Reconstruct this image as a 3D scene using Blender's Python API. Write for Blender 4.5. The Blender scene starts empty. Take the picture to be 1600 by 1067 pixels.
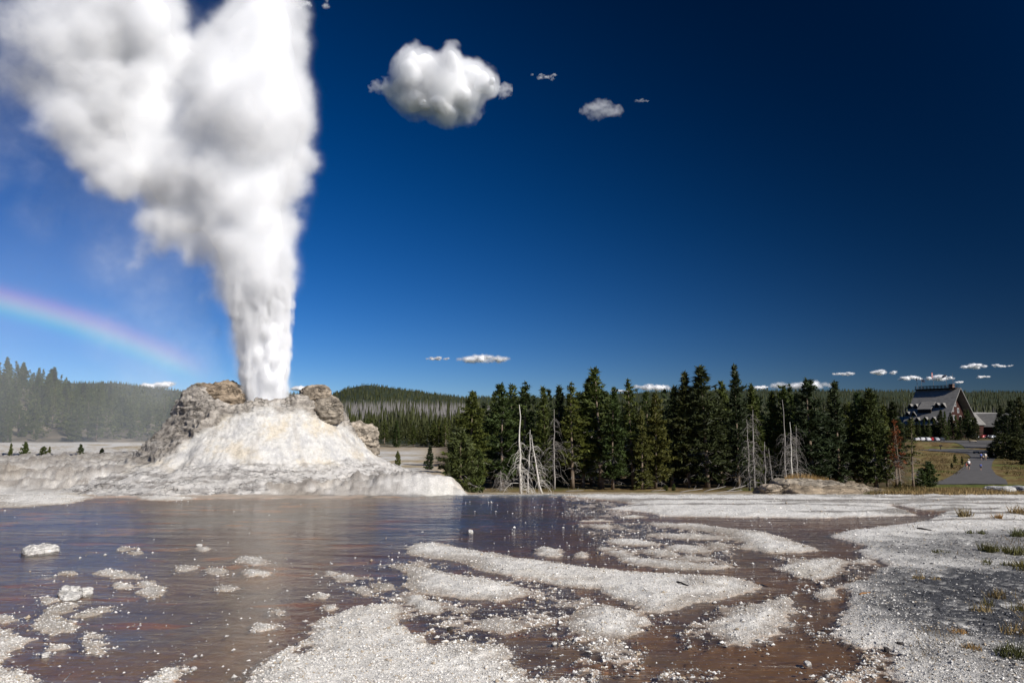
import bpy, math, random
import numpy as np
from mathutils import Vector, Matrix

# ------------------------------------------------------------------ camera
S = bpy.context.scene
COL = S.collection
F = 1150.0                      # focal length in pixels of the 1600 px wide photograph
HV = 665.0                      # row of the horizon
CAMH = 2.2
PITCH = math.atan((HV - 533.5) / F)
cam_d = bpy.data.cameras.new('camera')
cam_d.sensor_width = 36.0
cam_d.lens = 36.0 * F / 1600.0
cam_d.clip_start = 0.05
cam_d.clip_end = 30000.0
cam = bpy.data.objects.new('camera', cam_d)
COL.objects.link(cam)
cam.location = (0, 0, CAMH)
cam.rotation_euler = (math.pi / 2 + PITCH, 0, 0)
S.camera = cam

# ------------------------------------------------------------------ world and sun
SUN_AZ, SUN_EL = math.radians(136.0), math.radians(33.0)     # azimuth clockwise from +Y
sun_dir = Vector((math.sin(SUN_AZ) * math.cos(SUN_EL), math.cos(SUN_AZ) * math.cos(SUN_EL), math.sin(SUN_EL)))
W = bpy.data.worlds.new('World')
S.world = W
W.use_nodes = True
nt = W.node_tree
nt.nodes.clear()
wo = nt.nodes.new('ShaderNodeOutputWorld')
bg = nt.nodes.new('ShaderNodeBackground')
sky = nt.nodes.new('ShaderNodeTexSky')
sky.sky_type = 'NISHITA'
sky.sun_disc = False
sky.sun_elevation = SUN_EL
sky.sun_rotation = SUN_AZ
sky.altitude = 2200
sky.air_density = 0.9
sky.dust_density = 0.45
sky.ozone_density = 6.0
# the photograph was taken through a polarising filter: light from 90 degrees off the sun is filtered out
tc = nt.nodes.new('ShaderNodeTexCoord')
dt = nt.nodes.new('ShaderNodeVectorMath'); dt.operation = 'DOT_PRODUCT'
dt.inputs[1].default_value = sun_dir
nt.links.new(tc.outputs['Generated'], dt.inputs[0])
def wmath(op, a, b=None):
    n = nt.nodes.new('ShaderNodeMath'); n.operation = op
    for i, s in enumerate((a, b)):
        if s is None: continue
        if isinstance(s, (int, float)): n.inputs[i].default_value = s
        else: nt.links.new(s, n.inputs[i])
    return n.outputs[0]
c2 = wmath('MULTIPLY', dt.outputs['Value'], dt.outputs['Value'])
pol = wmath('DIVIDE', wmath('SUBTRACT', 1.0, c2), wmath('ADD', 1.0, c2))
keep = wmath('SUBTRACT', 1.0, wmath('MULTIPLY', pol, 0.86))
mul = nt.nodes.new('ShaderNodeVectorMath'); mul.operation = 'SCALE'
hs = nt.nodes.new('ShaderNodeHueSaturation')
hs.inputs['Saturation'].default_value = 1.27
hs.inputs['Hue'].default_value = 0.510
nt.links.new(sky.outputs[0], hs.inputs['Color'])
nt.links.new(hs.outputs[0], mul.inputs[0]); nt.links.new(keep, mul.inputs['Scale'])
nt.links.new(mul.outputs[0], bg.inputs['Color'])
bg.inputs['Strength'].default_value = 0.10
nt.links.new(bg.outputs[0], wo.inputs['Surface'])

sl = bpy.data.lights.new('sun', 'SUN')
sl.energy = 5.0
sl.angle = math.radians(0.5)
sl.color = (1.0, 0.95, 0.87)
so = bpy.data.objects.new('sun', sl)
COL.objects.link(so)
so.rotation_euler = (-sun_dir).to_track_quat('-Z', 'Y').to_euler()
so.location = (60, -60, 80)

S.view_settings.view_transform = 'Standard'
S.view_settings.look = 'None'
S.view_settings.gamma = 1.0
S.view_settings.exposure = 0.15
S.view_settings.use_curve_mapping = False
S.render.engine = 'CYCLES'
cy = S.cycles
cy.use_denoising = True
cy.max_bounces = 10
cy.diffuse_bounces = 3
cy.glossy_bounces = 3
cy.transmission_bounces = 4
cy.transparent_max_bounces = 24
cy.volume_bounces = 5
cy.caustics_reflective = False
cy.caustics_refractive = False
cy.sample_clamp_indirect = 6.0

# ------------------------------------------------------------------ helpers
rng = np.random.default_rng(7)
R = random.Random(11)
cp, sp = math.cos(PITCH), math.sin(PITCH)

def ray(u, v):
    a, b = u - 800.0, 533.5 - v
    return np.array([a, F * cp - b * sp, F * sp + b * cp])
def P(u, v, D):
    """point seen at pixel (u, v) of the photograph, D metres in front of the camera"""
    d = ray(u, v)
    return Vector(d * (D / d[1])) + Vector((0, 0, CAMH))
def onz(u, v, z=0.0):
    d = ray(u, v)
    k = (z - CAMH) / d[2]
    return d[0] * k, d[1] * k

_pr = np.random.default_rng(3)
_perm = _pr.permutation(256).astype(np.int32)
_perm = np.concatenate([_perm, _perm, _perm])
_g = _pr.normal(size=(256, 3)); _g /= np.linalg.norm(_g, axis=1)[:, None]
_g = _g.astype(np.float32)
def perlin(x, y, z=None):
    x = np.asarray(x, np.float32); y = np.asarray(y, np.float32)
    z = np.zeros_like(x) if z is None else np.asarray(z, np.float32)
    xi, yi, zi = np.floor(x), np.floor(y), np.floor(z)
    fx, fy, fz = x - xi, y - yi, z - zi
    xi, yi, zi = xi.astype(np.int32) & 255, yi.astype(np.int32) & 255, zi.astype(np.int32) & 255
    u = fx * fx * fx * (fx * (fx * 6 - 15) + 10); v = fy * fy * fy * (fy * (fy * 6 - 15) + 10); w = fz * fz * fz * (fz * (fz * 6 - 15) + 10)
    def g(dx, dy, dz):
        h = _perm[_perm[_perm[xi + dx] + yi + dy] + zi + dz]
        gg = _g[h]
        return gg[..., 0] * (fx - dx) + gg[..., 1] * (fy - dy) + gg[..., 2] * (fz - dz)
    def L(a, b, t): return a + t * (b - a)
    return 1.5 * L(L(L(g(0, 0, 0), g(1, 0, 0), u), L(g(0, 1, 0), g(1, 1, 0), u), v),
             L(L(g(0, 0, 1), g(1, 0, 1), u), L(g(0, 1, 1), g(1, 1, 1), u), v), w)
def fbm(x, y, z=None, o=4, gain=0.5, lac=2.03):
    s, a, f = 0.0, 1.0, 1.0
    x = np.asarray(x, np.float32); y = np.asarray(y, np.float32)
    z = np.zeros_like(x) if z is None else np.asarray(z, np.float32)
    for i in range(o):
        s = s + a * perlin(x * f + 17.3 * i, y * f + 5.1 * i, z * f + 9.7 * i)
        a *= gain; f *= lac
    return s
def ridged(x, y, z=None, o=4):
    s, a, f = 0.0, 1.0, 1.0
    z = np.zeros_like(np.asarray(x, np.float32)) if z is None else z
    for i in range(o):
        s = s + a * (1 - 2 * np.abs(perlin(x * f + 31.3 * i, y * f + 7.7 * i, z * f + 3.1 * i)))
        a *= 0.5; f *= 2.1
    return s
def sstep(a, b, x):
    t = np.clip((np.asarray(x, float) - a) / (b - a), 0, 1)
    return t * t * (3 - 2 * t)
def mixc(a, b, t):
    t = np.asarray(t)[..., None]
    return np.asarray(a) * (1 - t) + np.asarray(b) * t

def mesh_np(name, verts, faces, smooth=False):
    """faces: an (n, 3) or (n, 4) array, or a list of such arrays"""
    me = bpy.data.meshes.new(name)
    fl = faces if isinstance(faces, list) else [faces]
    fl = [np.asarray(f, np.int32) for f in fl if len(f)]
    verts = np.asarray(verts, np.float32)
    me.vertices.add(len(verts)); me.vertices.foreach_set('co', verts.ravel())
    nl = sum(f.size for f in fl); nf = sum(len(f) for f in fl)
    me.loops.add(nl); me.polygons.add(nf)
    me.loops.foreach_set('vertex_index', np.concatenate([f.ravel() for f in fl]))
    tot = np.concatenate([np.full(len(f), f.shape[1], np.int32) for f in fl])
    st = np.zeros(nf, np.int32); st[1:] = np.cumsum(tot)[:-1]
    me.polygons.foreach_set('loop_start', st)
    me.update(calc_edges=True)
    me.polygons.foreach_set('use_smooth', np.full(nf, smooth, bool))
    return me
def attr(me, name, vals, typ='FLOAT', dom='POINT'):
    a = me.attributes.new(name, typ, dom)
    if typ == 'FLOAT_COLOR':
        v = np.ones((len(vals), 4), np.float32); v[:, :3] = vals
        a.data.foreach_set('color', v.ravel())
    else:
        a.data.foreach_set('value', np.asarray(vals, np.float32).ravel())

def link(name, data, parent=None, loc=(0, 0, 0), rot=(0, 0, 0), mat=None, kind=None, label=None, cat=None, group=None):
    o = bpy.data.objects.new(name, data)
    COL.objects.link(o)
    o.location = loc; o.rotation_euler = rot
    if parent is not None: o.parent = parent
    if mat is not None and data is not None:
        if len(data.materials) == 0: data.materials.append(mat)
    if kind: o['kind'] = kind
    if label: o['label'] = label
    if cat: o['category'] = cat
    if group: o['group'] = group
    return o
def thing(name, label, cat, loc=(0, 0, 0), rz=0.0, group=None):
    return link(name, None, None, loc, (0, 0, rz), label=label, cat=cat, group=group)
def copy_thing(src, loc, rot=(0, 0, 0), scale=(1, 1, 1), label=None, group=None):
    def cpy(o, par):
        c = o.copy(); COL.objects.link(c)
        if par is not None: c.parent = par
        for ch in [k for k in KIDS.get(o.name, [])]: cpy(ch, c)
        return c
    c = cpy(src, None)
    c.location = loc; c.rotation_euler = rot; c.scale = scale
    if label: c['label'] = label
    if group: c['group'] = group
    return c
KIDS = {}
def remember(o):
    KIDS[o.name] = [c for c in COL.objects if c.parent == o]
    for c in KIDS[o.name]: remember(c)

class MB:
    """collects vertices and faces of one mesh"""
    def __init__(s): s.v = []; s.f3 = []; s.f4 = []; s.n = 0
    def add(s, verts, f3=(), f4=()):
        s.v.extend([tuple(q) for q in verts])
        s.f3.extend([[i + s.n for i in f] for f in f3]); s.f4.extend([[i + s.n for i in f] for f in f4])
        s.n = len(s.v)
    def box(s, c, d, rz=0.0, M=None):
        vs = []
        for dz in (-.5, .5):
            for dx, dy in ((-.5, -.5), (.5, -.5), (.5, .5), (-.5, .5)):
                p = Vector((dx * d[0], dy * d[1], dz * d[2]))
                p = Matrix.Rotation(rz, 3, 'Z') @ p + Vector(c)
                vs.append(M @ p if M is not None else p)
        s.add(vs, f4=[(3, 2, 1, 0), (4, 5, 6, 7), (0, 1, 5, 4), (1, 2, 6, 5), (2, 3, 7, 6), (3, 0, 4, 7)])
    def tube(s, pts, rad, n=6, cap=True):
        pts = [Vector(p) for p in pts]
        vs = []; f4 = []
        ref = Vector((0.31, 0.17, 0.93)).normalized()
        for i, p in enumerate(pts):
            t = (pts[min(i + 1, len(pts) - 1)] - pts[max(i - 1, 0)]).normalized()
            a = t.cross(ref)
            if a.length < 0.05: a = t.cross(Vector((1, 0, 0)))
            a.normalize(); b = t.cross(a)
            r = rad[i] if not isinstance(rad, (int, float)) else rad
            for k in range(n):
                w = 2 * math.pi * k / n
                vs.append(p + a * (r * math.cos(w)) + b * (r * math.sin(w)))
        for i in range(len(pts) - 1):
            for k in range(n):
                f4.append((i * n + k, i * n + (k + 1) % n, (i + 1) * n + (k + 1) % n, (i + 1) * n + k))
        f3 = []
        if cap:
            vs.append(pts[0]); vs.append(pts[-1]); m = len(pts) * n
            for k in range(n):
                f3.append((m, (k + 1) % n, k)); f3.append((m + 1, m - n + k, m - n + (k + 1) % n))
        s.add(vs, f3=f3, f4=f4)
    def mesh(s, name, smooth=False):
        fs = []
        if s.f3: fs.append(np.array(s.f3))
        if s.f4: fs.append(np.array(s.f4))
        return mesh_np(name, np.array(s.v, float).reshape(-1, 3), fs, smooth)
    def build(s, name, mat, parent=None, smooth=False, **k):
        return link(name, s.mesh(name, smooth), parent, mat=mat, **k)

class NT:
    """small shader-node writer"""
    def __init__(s, name):
        s.m = bpy.data.materials.new(name); s.m.use_nodes = True
        s.t = s.m.node_tree; s.t.nodes.clear()
        s.out = s.t.nodes.new('ShaderNodeOutputMaterial')
    def n(s, typ, ins=None, **props):
        x = s.t.nodes.new('ShaderNode' + typ)
        for k, v in props.items(): setattr(x, k, v)
        for k, v in (ins or {}).items():
            i = x.inputs[k]
            if isinstance(v, bpy.types.NodeSocket): s.t.links.new(v, i)
            else: i.default_value = v
        return x
    def math(s, op, a, b=0.0, clamp=False):
        return s.n('Math', {0: a, 1: b}, operation=op, use_clamp=clamp).outputs[0]
    def noise(s, scale, detail=4, rough=0.55, vec=None, dim='3D', dist=0.0):
        i = {'Scale': scale, 'Detail': detail, 'Roughness': rough, 'Distortion': dist}
        if vec is not None: i['Vector'] = vec
        return s.n('TexNoise', i, noise_dimensions=dim).outputs['Fac']
    def ramp(s, fac, stops):
        x = s.n('ValToRGB', {'Fac': fac})
        el = x.color_ramp.elements
        while len(el) < len(stops): el.new(0.5)
        for e, (p, c) in zip(el, stops):
            e.position = p
            e.color = (c, c, c, 1) if isinstance(c, (int, float)) else (*c, 1)
        return x.outputs['Color']
    def mix(s, fac, a, b, blend='MIX'):
        x = s.n('Mix', None, data_type='RGBA', blend_type=blend)
        for k, v in ((0, fac), (6, a), (7, b)):
            if isinstance(v, bpy.types.NodeSocket): s.t.links.new(v, x.inputs[k])
            else: x.inputs[k].default_value = v if k == 0 else (*v, 1)
        return x.outputs[2]
    def surf(s, sock): s.t.links.new(sock, s.out.inputs['Surface']); return s.m
    def vol(s, sock): s.t.links.new(sock, s.out.inputs['Volume']); return s.m
    def pos(s): return s.n('NewGeometry').outputs['Position']
    def obj(s): return s.n('TexCoord').outputs['Object']
    def stretch(s, vec, sc): return s.n('Mapping', {'Vector': vec, 'Scale': sc}).outputs[0]
    def bump(s, h, strength=0.5, dist=0.02, normal=None):
        i = {'Height': h, 'Strength': strength, 'Distance': dist}
        if normal is not None: i['Normal'] = normal
        return s.n('Bump', i).outputs[0]

def simple_mat(name, col, rough=0.8, var=0.25, scale=3.0, bump=0.0, bscale=20.0, spec=0.2, world=False, stretch=None):
    """a plain weathered surface: base colour broken up by two sizes of noise"""
    k = NT(name)
    vec = k.pos() if world else k.obj()
    if stretch: vec = k.stretch(vec, stretch)
    a = k.noise(scale, 6, 0.65, vec)
    b = k.noise(scale * 7.3, 3, 0.6, vec)
    m = k.math('ADD', k.math('MULTIPLY', a, 0.7), k.math('MULTIPLY', b, 0.3))
    lo = tuple(c * (1 - var) for c in col); hi = tuple(min(1, c * (1 + var)) for c in col)
    c = k.ramp(m, [(0.3, lo), (0.7, hi)])
    i = {'Base Color': c, 'Roughness': rough, 'Specular IOR Level': spec}
    if bump: i['Normal'] = k.bump(k.noise(bscale, 4, 0.6, vec), bump, 0.03)
    return k.surf(k.n('BsdfPrincipled', i).outputs[0])

# ------------------------------------------------------------------ the lie of the land
GC = P(411, 690, 30.5); GX, GY = GC.x, GC.y                 # middle of the geyser
def prof(pairs):
    D = np.array([p[0] for p in pairs], float); z = np.array([CAMH + (HV - p[1]) / F * p[0] for p in pairs])
    return D, z
FAR = [(420, 686), (600, 672), (800, 666)]
PR = prof([(21.5, 782.67), (23.5, 771.6), (30, 770.3), (40, 769.2), (60, 767.3), (84, 763.5), (100, 751), (115, 738), (130, 731), (180, 718), (240, 702), (290, 689), (330, 684)] + [(420, 681), (600, 671), (800, 666)])
PM = prof([(21.5, 782.67), (23.5, 771.6), (30, 768.3), (40, 757), (60, 737), (100, 723), (180, 706), (300, 698)] + FAR)
PL = prof([(21.5, 782.67), (23.5, 771.6), (27, 754), (30, 741), (40, 724), (60, 709), (100, 698), (160, 691), (230, 684), (300, 682)] + FAR)
TERR = np.array([onz(100, 771.5), onz(300, 772.5), onz(520, 773.5), onz(690, 771), onz(728, 768.5), (-1.6, 27.5), (-2.2, 32), (-4.5, 37), (-10, 42), (-20, 42), (-27, 36), (-27, 26)])
def sdf_poly(px, py, poly):
    """signed distance, positive inside"""
    px = np.asarray(px, np.float32); py = np.asarray(py, np.float32)
    d = np.full(px.shape, 1e9, np.float32); ins = np.zeros(px.shape, bool)
    n = len(poly)
    for i in range(n):
        ax, ay = poly[i]; bx, by = poly[(i + 1) % n]
        ex, ey = bx - ax, by - ay
        wx, wy = px - ax, py - ay
        t = np.clip((wx * ex + wy * ey) / (ex * ex + ey * ey + 1e-12), 0, 1)
        qx, qy = wx - ex * t, wy - ey * t
        d = np.minimum(d, qx * qx + qy * qy)
        c = ((ay <= py) & (by > py)) | ((by <= py) & (ay > py))
        with np.errstate(divide='ignore', invalid='ignore'):
            xi = ax + (py - ay) * ex / (ey if abs(ey) > 1e-9 else 1e-9)
        ins ^= c & (px < xi)
    d = np.sqrt(d)
    return np.where(ins, d, -d)

# gravel bars, traced on the ground plane ------------------------------------
def c1(l): return [(x / 2.963, 760 + y / 2.963) for x, y in l]
def c2_(l): return [(400 + x / 2.963, 760 + y / 2.963) for x, y in l]
def c3(l): return [(800 + x / 3.2, 740 + y / 3.2) for x, y in l]
def c4(l): return [(1150 + x / 3.167, 730 + y / 3.167) for x, y in l]
def ell(x0, y0, x1, y1, f, tilt=0.0, n=12):
    cx, cy_, rx, ry = (x0 + x1) / 2, (y0 + y1) / 2, (x1 - x0) / 2, (y1 - y0) / 2
    return f([(cx + rx * math.cos(a), cy_ + ry * math.sin(a) + tilt * rx * math.cos(a)) for a in [2 * math.pi * i / n for i in range(n)]])
DRY = [
    c2_([(-60, 900), (60, 795), (180, 745), (150, 770), (240, 775), (270, 745), (220, 720), (280, 640), (380, 590), (480, 560), (560, 545), (640, 545), (650, 600), (700, 660), (760, 700), (830, 735), (950, 720), (1100, 740), (1180, 770), (1170, 830), (1220, 880), (1260, 940), (1200, 1300), (-260, 1300)]),
    c2_([(690, 300), (740, 262), (860, 262), (960, 290), (1100, 310), (1280, 340), (1500, 370)]) + c3([(200, 440), (450, 480), (560, 490), (760, 500), (1000, 510), (1200, 540), (1260, 562), (1200, 590), (1050, 630), (900, 650), (820, 680), (740, 700), (660, 690), (560, 640), (430, 580), (260, 560), (100, 525)]) + c2_([(1500, 440), (1300, 430), (1150, 410), (1040, 390), (960, 350), (800, 330), (700, 315)]),
    c2_([(640, 370), (720, 365), (850, 390), (1000, 420), (1140, 440), (1240, 475), (1220, 510), (1150, 530), (1000, 525), (860, 510), (740, 490), (690, 460), (700, 420)]),
    c3([(330, 690), (470, 660), (600, 700), (660, 740), (640, 790), (560, 820), (430, 810), (300, 790), (270, 755)]),
    c3([(990, 750), (1080, 720), (1180, 670), (1250, 630), (1380, 620), (1410, 680), (1390, 760), (1300, 810), (1180, 850), (1090, 850), (1060, 810), (990, 790)]),
    c3([(660, 248), (900, 250), (1080, 275), (1200, 285), (1330, 310), (1440, 350), (1530, 380), (1430, 395), (1280, 395), (1150, 375), (1150, 340), (1060, 300), (900, 280)]),
    c3([(480, 385), (560, 390), (640, 420), (800, 440), (1000, 455), (1130, 468), (1000, 480), (820, 475), (640, 460), (540, 430)]),
    ell(490, 330, 745, 360, c3, 0.05), ell(780, 358, 1000, 395, c3, 0.08), ell(660, 385, 830, 412, c3, 0.1), ell(690, 303, 1110, 328, c3, 0.04),
    ell(840, 415, 1000, 436, c3, 0.05), ell(985, 350, 1070, 366, c3), ell(400, 368, 500, 384, c3), ell(110, 372, 265, 415, c3, 0.15), ell(300, 392, 382, 418, c3),
    ell(400, 258, 515, 272, c3), ell(560, 210, 650, 222, c3), ell(340, 232, 525, 240, c3), ell(660, 300, 740, 312, c3),
    # the white plain along the far shore and the right bank
    c3([(190, 104), (420, 128), (620, 150), (480, 178), (700, 196), (740, 214), (900, 216), (1600, 222)]) + c4([(500, 248), (830, 240), (900, 236), (760, 190), (800, 185), (940, 215), (1040, 220), (960, 260), (800, 285), (560, 312), (470, 338), (600, 378), (650, 390), (590, 412), (640, 440), (760, 482), (700, 512), (660, 540), (640, 560), (530, 580), (570, 620), (560, 690), (520, 730), (500, 770), (500, 830), (560, 870), (650, 890), (770, 905), (820, 935), (760, 1000), (800, 1080), (900, 1500), (3600, 1500), (3600, 80), (1300, 80), (-1100, 90)]) ,
    c4([(200, 492), (330, 462), (500, 450), (560, 470), (500, 500), (470, 540), (400, 552), (280, 530)]),
    ell(410, 600, 500, 655, c4), ell(590, 455, 690, 475, c4),
    # islands on the left
    c1([(430, 402), (500, 388), (655, 410), (640, 428), (520, 420)]), ell(520, 446, 612, 472, c1, 0.1),
    c1([(640, 445), (700, 434), (755, 470), (750, 510), (690, 516), (640, 490)]), ell(800, 365, 915, 397, c1, -0.1), ell(950, 376, 1052, 412, c1, 0.15),
    c1([(1110, 330), (1180, 325), (1250, 355), (1180, 366), (1110, 350)]), ell(1100, 384, 1252, 412, c1, 0.05), ell(195, 514, 255, 538, c1),
    c1([(150, 622), (230, 582), (320, 620), (335, 645), (320, 670), (250, 685), (160, 652)]), c1([(335, 605), (430, 565), (535, 550), (490, 582), (380, 612)]),
    c1([(200, 590), (260, 550), (340, 545), (330, 580), (260, 590)]), c1([(-60, 650), (50, 658), (75, 695), (150, 712), (60, 760), (0, 815), (-60, 815)]), ell(-40, 594, 84, 640, c1),
    ell(168, 776, 238, 802, c1), c1([(368, 722), (400, 710), (470, 735), (455, 772), (375, 748)]), ell(405, 680, 475, 708, c1), c1([(-60, 822), (20, 826), (75, 850), (140, 905), (100, 1000), (-60, 1000)]),
    c1([(680, 910), (760, 850), (860, 795), (850, 830), (790, 890), (820, 925), (760, 960), (670, 950)]), ell(1256, 565, 1322, 602, c1), ell(1456, 498, 1512, 520, c1), ell(1496, 550, 1556, 577, c1),
    ell(285, 390, 345, 408, c1), ell(1500, 390, 1560, 415, c1), ell(230, 738, 300, 760, c1), ell(1570, 410, 1640, 440, c1), ell(905, 280, 970, 300, c1), ell(545, 280, 600, 296, c1), ell(600, 303, 665, 315, c1), ell(1010, 455, 1090, 480, c1), ell(1180, 630, 1260, 660, c1),
    # the smooth white tongue in front of the terrace
    c1([(-300, 30), (120, 25), (300, 28), (440, 52), (330, 78), (100, 96), (-300, 104)]), ell(640, 46, 900, 66, c1),
    c2_([(420, 475), (500, 462), (545, 490), (500, 505)]), c2_([(560, 455), (630, 452), (640, 475), (575, 478)]), c2_([(900, 560), (1000, 570), (1020, 585), (920, 580)]), c2_([(1030, 620), (1120, 600), (1185, 640), (1180, 672), (1100, 680), (1040, 655)]), c2_([(690, 515), (760, 505), (850, 560), (840, 590), (780, 580), (700, 545)]),
]
SHOAL = [
    c2_([(640, 330), (760, 340), (960, 360), (1040, 400), (1160, 420), (1500, 450), (1600, 540), (1480, 640), (1200, 560), (1250, 480), (1000, 420), (720, 360)]),
    c2_([(520, 470), (700, 480), (1150, 540), (1400, 500), (1600, 560), (1450, 640), (1180, 650), (1190, 690), (1180, 760), (830, 740), (650, 600), (560, 540)]),
    c3([(100, 590), (330, 600), (700, 700), (650, 790), (700, 860), (640, 980), (560, 1000), (360, 930), (330, 850), (250, 770), (0, 690)]),
    c3([(990, 680), (1180, 640), (1400, 610), (1430, 690), (1390, 790), (1150, 870), (960, 880), (830, 830), (820, 770)]),
    c3([(640, 1046), (760, 980), (870, 960), (900, 1000), (780, 1060)]),
    c3([(-160, 1046), (-20, 950), (90, 990), (250, 940), (270, 970), (120, 1020), (400, 1035), (300, 1080)]),
    c2_([(340, 420), (420, 400), (580, 420), (640, 470), (560, 500), (420, 490)]), c2_([(510, 375), (560, 340), (680, 340), (690, 370), (600, 395)]),
    c4([(190, 440), (330, 440), (660, 460), (760, 490), (640, 570), (560, 600), (420, 660), (400, 600), (300, 540)]),
    c4([(440, 800), (500, 740), (640, 900), (840, 920), (820, 1067), (500, 1067), (480, 1010), (620, 960)]),
    c3([(180, 110), (620, 150), (480, 180), (740, 216), (600, 235), (380, 210), (240, 190), (320, 150)]),
    c3([(330, 250), (650, 230), (1080, 270), (1150, 330), (1120, 470), (1000, 485), (620, 470), (420, 400), (380, 340)]),
    c2_([(1440, 800), (1560, 740), (1620, 780), (1600, 900), (1500, 860)]),
]
toW = lambda l: np.array([onz(u, v) for u, v in l])
DRYW = [toW(l) for l in DRY]; SHOW_ = [toW(l) for l in SHOAL]
BANK = 20          # index of the right bank polygon in DRY
for i, l in enumerate(DRY):
    if len(l) > 35: BANK = i

def smin_table(px, py, polys, pad=2.0):
    d = np.full(px.shape, -2.0, np.float32); who = np.full(px.shape, -1, np.int32)
    for i, pl in enumerate(polys):
        x0, y0 = pl.min(0) - pad; x1, y1 = pl.max(0) + pad
        m = (px > x0) & (px < x1) & (py > y0) & (py < y1)
        if not m.any(): continue
        s = sdf_poly(px[m], py[m], pl)
        old = d[m]; w = s > old
        d[m] = np.where(w, s, old)
        ww = who[m]; ww[w] = i; who[m] = ww
    return d, who

def far_ridge(t):
    u = 800 + F * t
    U = [-900, -300, 0, 100, 180, 240, 300, 450, 515, 545, 580, 620, 680, 720, 900, 980, 1100, 1300, 1600, 1900, 2500]
    V = [590, 602, 604, 601, 600, 609, 615, 617, 620, 608, 604, 609, 618, 623, 624, 616, 612, 613, 615, 609, 600]
    v = np.interp(u, U, V)
    return CAMH + (HV - v) / F * 1600.0
def mid_hill(t):
    u = 800 + F * t
    v = np.interp(u, [-900, 0, 200, 400, 500, 560, 640, 720, 900, 1000, 1300, 1600, 2500], [646, 646, 646, 646, 644, 641, 640, 642, 650, 648, 644, 648, 646])
    return CAMH + (HV - v) / F * 760.0
def left_hill(t):
    u = 800 + F * t
    v = np.interp(u, [-600, -150, 0, 50, 100, 150, 200, 250, 300, 400, 520], [575, 590, 600, 608, 625, 640, 646, 650, 653, 665, 684])
    return CAMH + (HV - v) / F * 285.0

def base_z(x, y):
    x = np.asarray(x, float); y = np.asarray(y, float)
    D = np.maximum(y, 1.0); t = x / D
    zr = np.interp(D, *PR); zm = np.interp(D, *PM); zl = np.interp(D, *PL)
    wl = sstep(-0.20, -0.44, t); wr = sstep(-0.10, -0.055, t)
    z = zm * (1 - wl - wr) + zl * wl + zr * wr
    near = D < 21.5
    z = np.where(near, 0.0, z)
    # hill on the left
    lh = left_hill(t); w = sstep(165, 285, D) * sstep(-0.235, -0.33, t)
    z = z + w * np.maximum(lh - z, -3)
    # hills behind
    mh = mid_hill(t); rd = far_ridge(t)
    h = np.where(D < 760, z + (mh - z) * sstep(400, 760, D), mh + (rd - mh) * sstep(900, 1600, D))
    h = np.where(D > 1600, rd * (1 - 0.5 * sstep(1700, 4500, D)), h)
    z = np.where(D > 400, h, z)
    amp = sstep(30, 120, D) * 0.25 + sstep(200, 600, D) * 2.5
    z = z + amp * perlin(x * 0.021, y * 0.021) * sstep(18, 30, D)
    # soft humps of the sinter field on the left and small ones in the meadow
    z = z + 0.5 * sstep(45, 70, D) * sstep(150, 110, D) * sstep(-0.1, -0.2, t) * np.maximum(0, perlin(x * 0.07 + 3, y * 0.05))
    return z
def terrace(x, y):
    d = sdf_poly(x, y, TERR)
    d = d + 0.35 * fbm(np.asarray(x) * 0.7, np.asarray(y) * 0.7, o=3)
    right = sstep(-6.0, -2.6, x)
    w = 3.2 * (1 - right) + 0.55 * right
    base = np.clip(d / w, 0, 1)
    return (0.50 + 0.12 * right) * base * base * (3 - 2 * base), d
def ground_all(x, y, detail=True):
    """height plus what the surface is made of"""
    x = np.asarray(x, float); y = np.asarray(y, float)
    D = np.maximum(y, 1.0)
    z = base_z(x, y)
    n1 = fbm(x * 1.7, y * 1.7, o=4); n2 = fbm(x * 7.0, y * 7.0, o=3)
    dry, who = smin_table(x, y, DRYW); sh, _ = smin_table(x, y, SHOW_)
    n5 = fbm(x * 19.0, y * 19.0, o=2)
    dd = dry + 0.085 * n1 + 0.065 * n2 + 0.03 * n5
    ss = sh + 0.16 * n1 + 0.05 * n2
    stream = sstep(24.5, 22.5, D)
    up = np.clip(dd / 0.5, 0, 1)
    hb = 0.010 + 0.052 * up ** 0.8
    hb = hb + 0.02 * n1 * up + 0.008 * n2 * np.clip(dd / 0.15, 0, 1)
    hs = -0.002 + 0.016 * n1 + 0.016 * n2 + 0.007 * n5
    deep = -0.034 + 0.016 * n1 + 0.006 * n2 - 0.022 * sstep(0.1, 1.2, -dry)
    ws = sstep(-0.05, 0.15, ss)
    bed = deep * (1 - ws) + hs * ws
    wd = sstep(-0.16, 0.05, dd)
    te, td = terrace(x, y)
    mudz = sstep(-3.0, -0.6, td) * sstep(-0.12, -0.2, x / D)
    bed = bed * (1 - mudz) + mudz * (-0.008 + 0.010 * n1 + 0.006 * n2)
    zs = bed * (1 - wd) + hb * wd
    z = z + zs * stream * (1 - sstep(-0.5, 0.6, td)) + te
    far = 1 - stream
    z = z + far * sstep(200, 60, D) * (0.05 * n1 + 0.012 * n2)
    # broken little ledges of old crust on the left shelf and the terrace
    led = ridged(x * 0.55, y * 1.1, o=4)
    shelf = np.clip(sstep(0.2, 1.5, td) + sstep(24, 27, D) * sstep(110, 60, D) * sstep(-0.16, -0.3, x / D), 0, 1)
    stp = np.floor(led * 2.6 + 0.6 * n1) * 0.075
    z = z + shelf * (0.75 * stp + 0.05 * n1 + 0.025 * n2) * sstep(-1.5, -4.5, x)
    z = z + shelf * 0.03 * n2
    return z, dict(dry=dd, shoal=ss, stream=stream, td=td, shelf=shelf, n1=n1, n2=n2, n5=n5, led=led, who=who)
def gz(x, y):
    return float(ground_all(np.array([x]), np.array([y]))[0][0])

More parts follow.
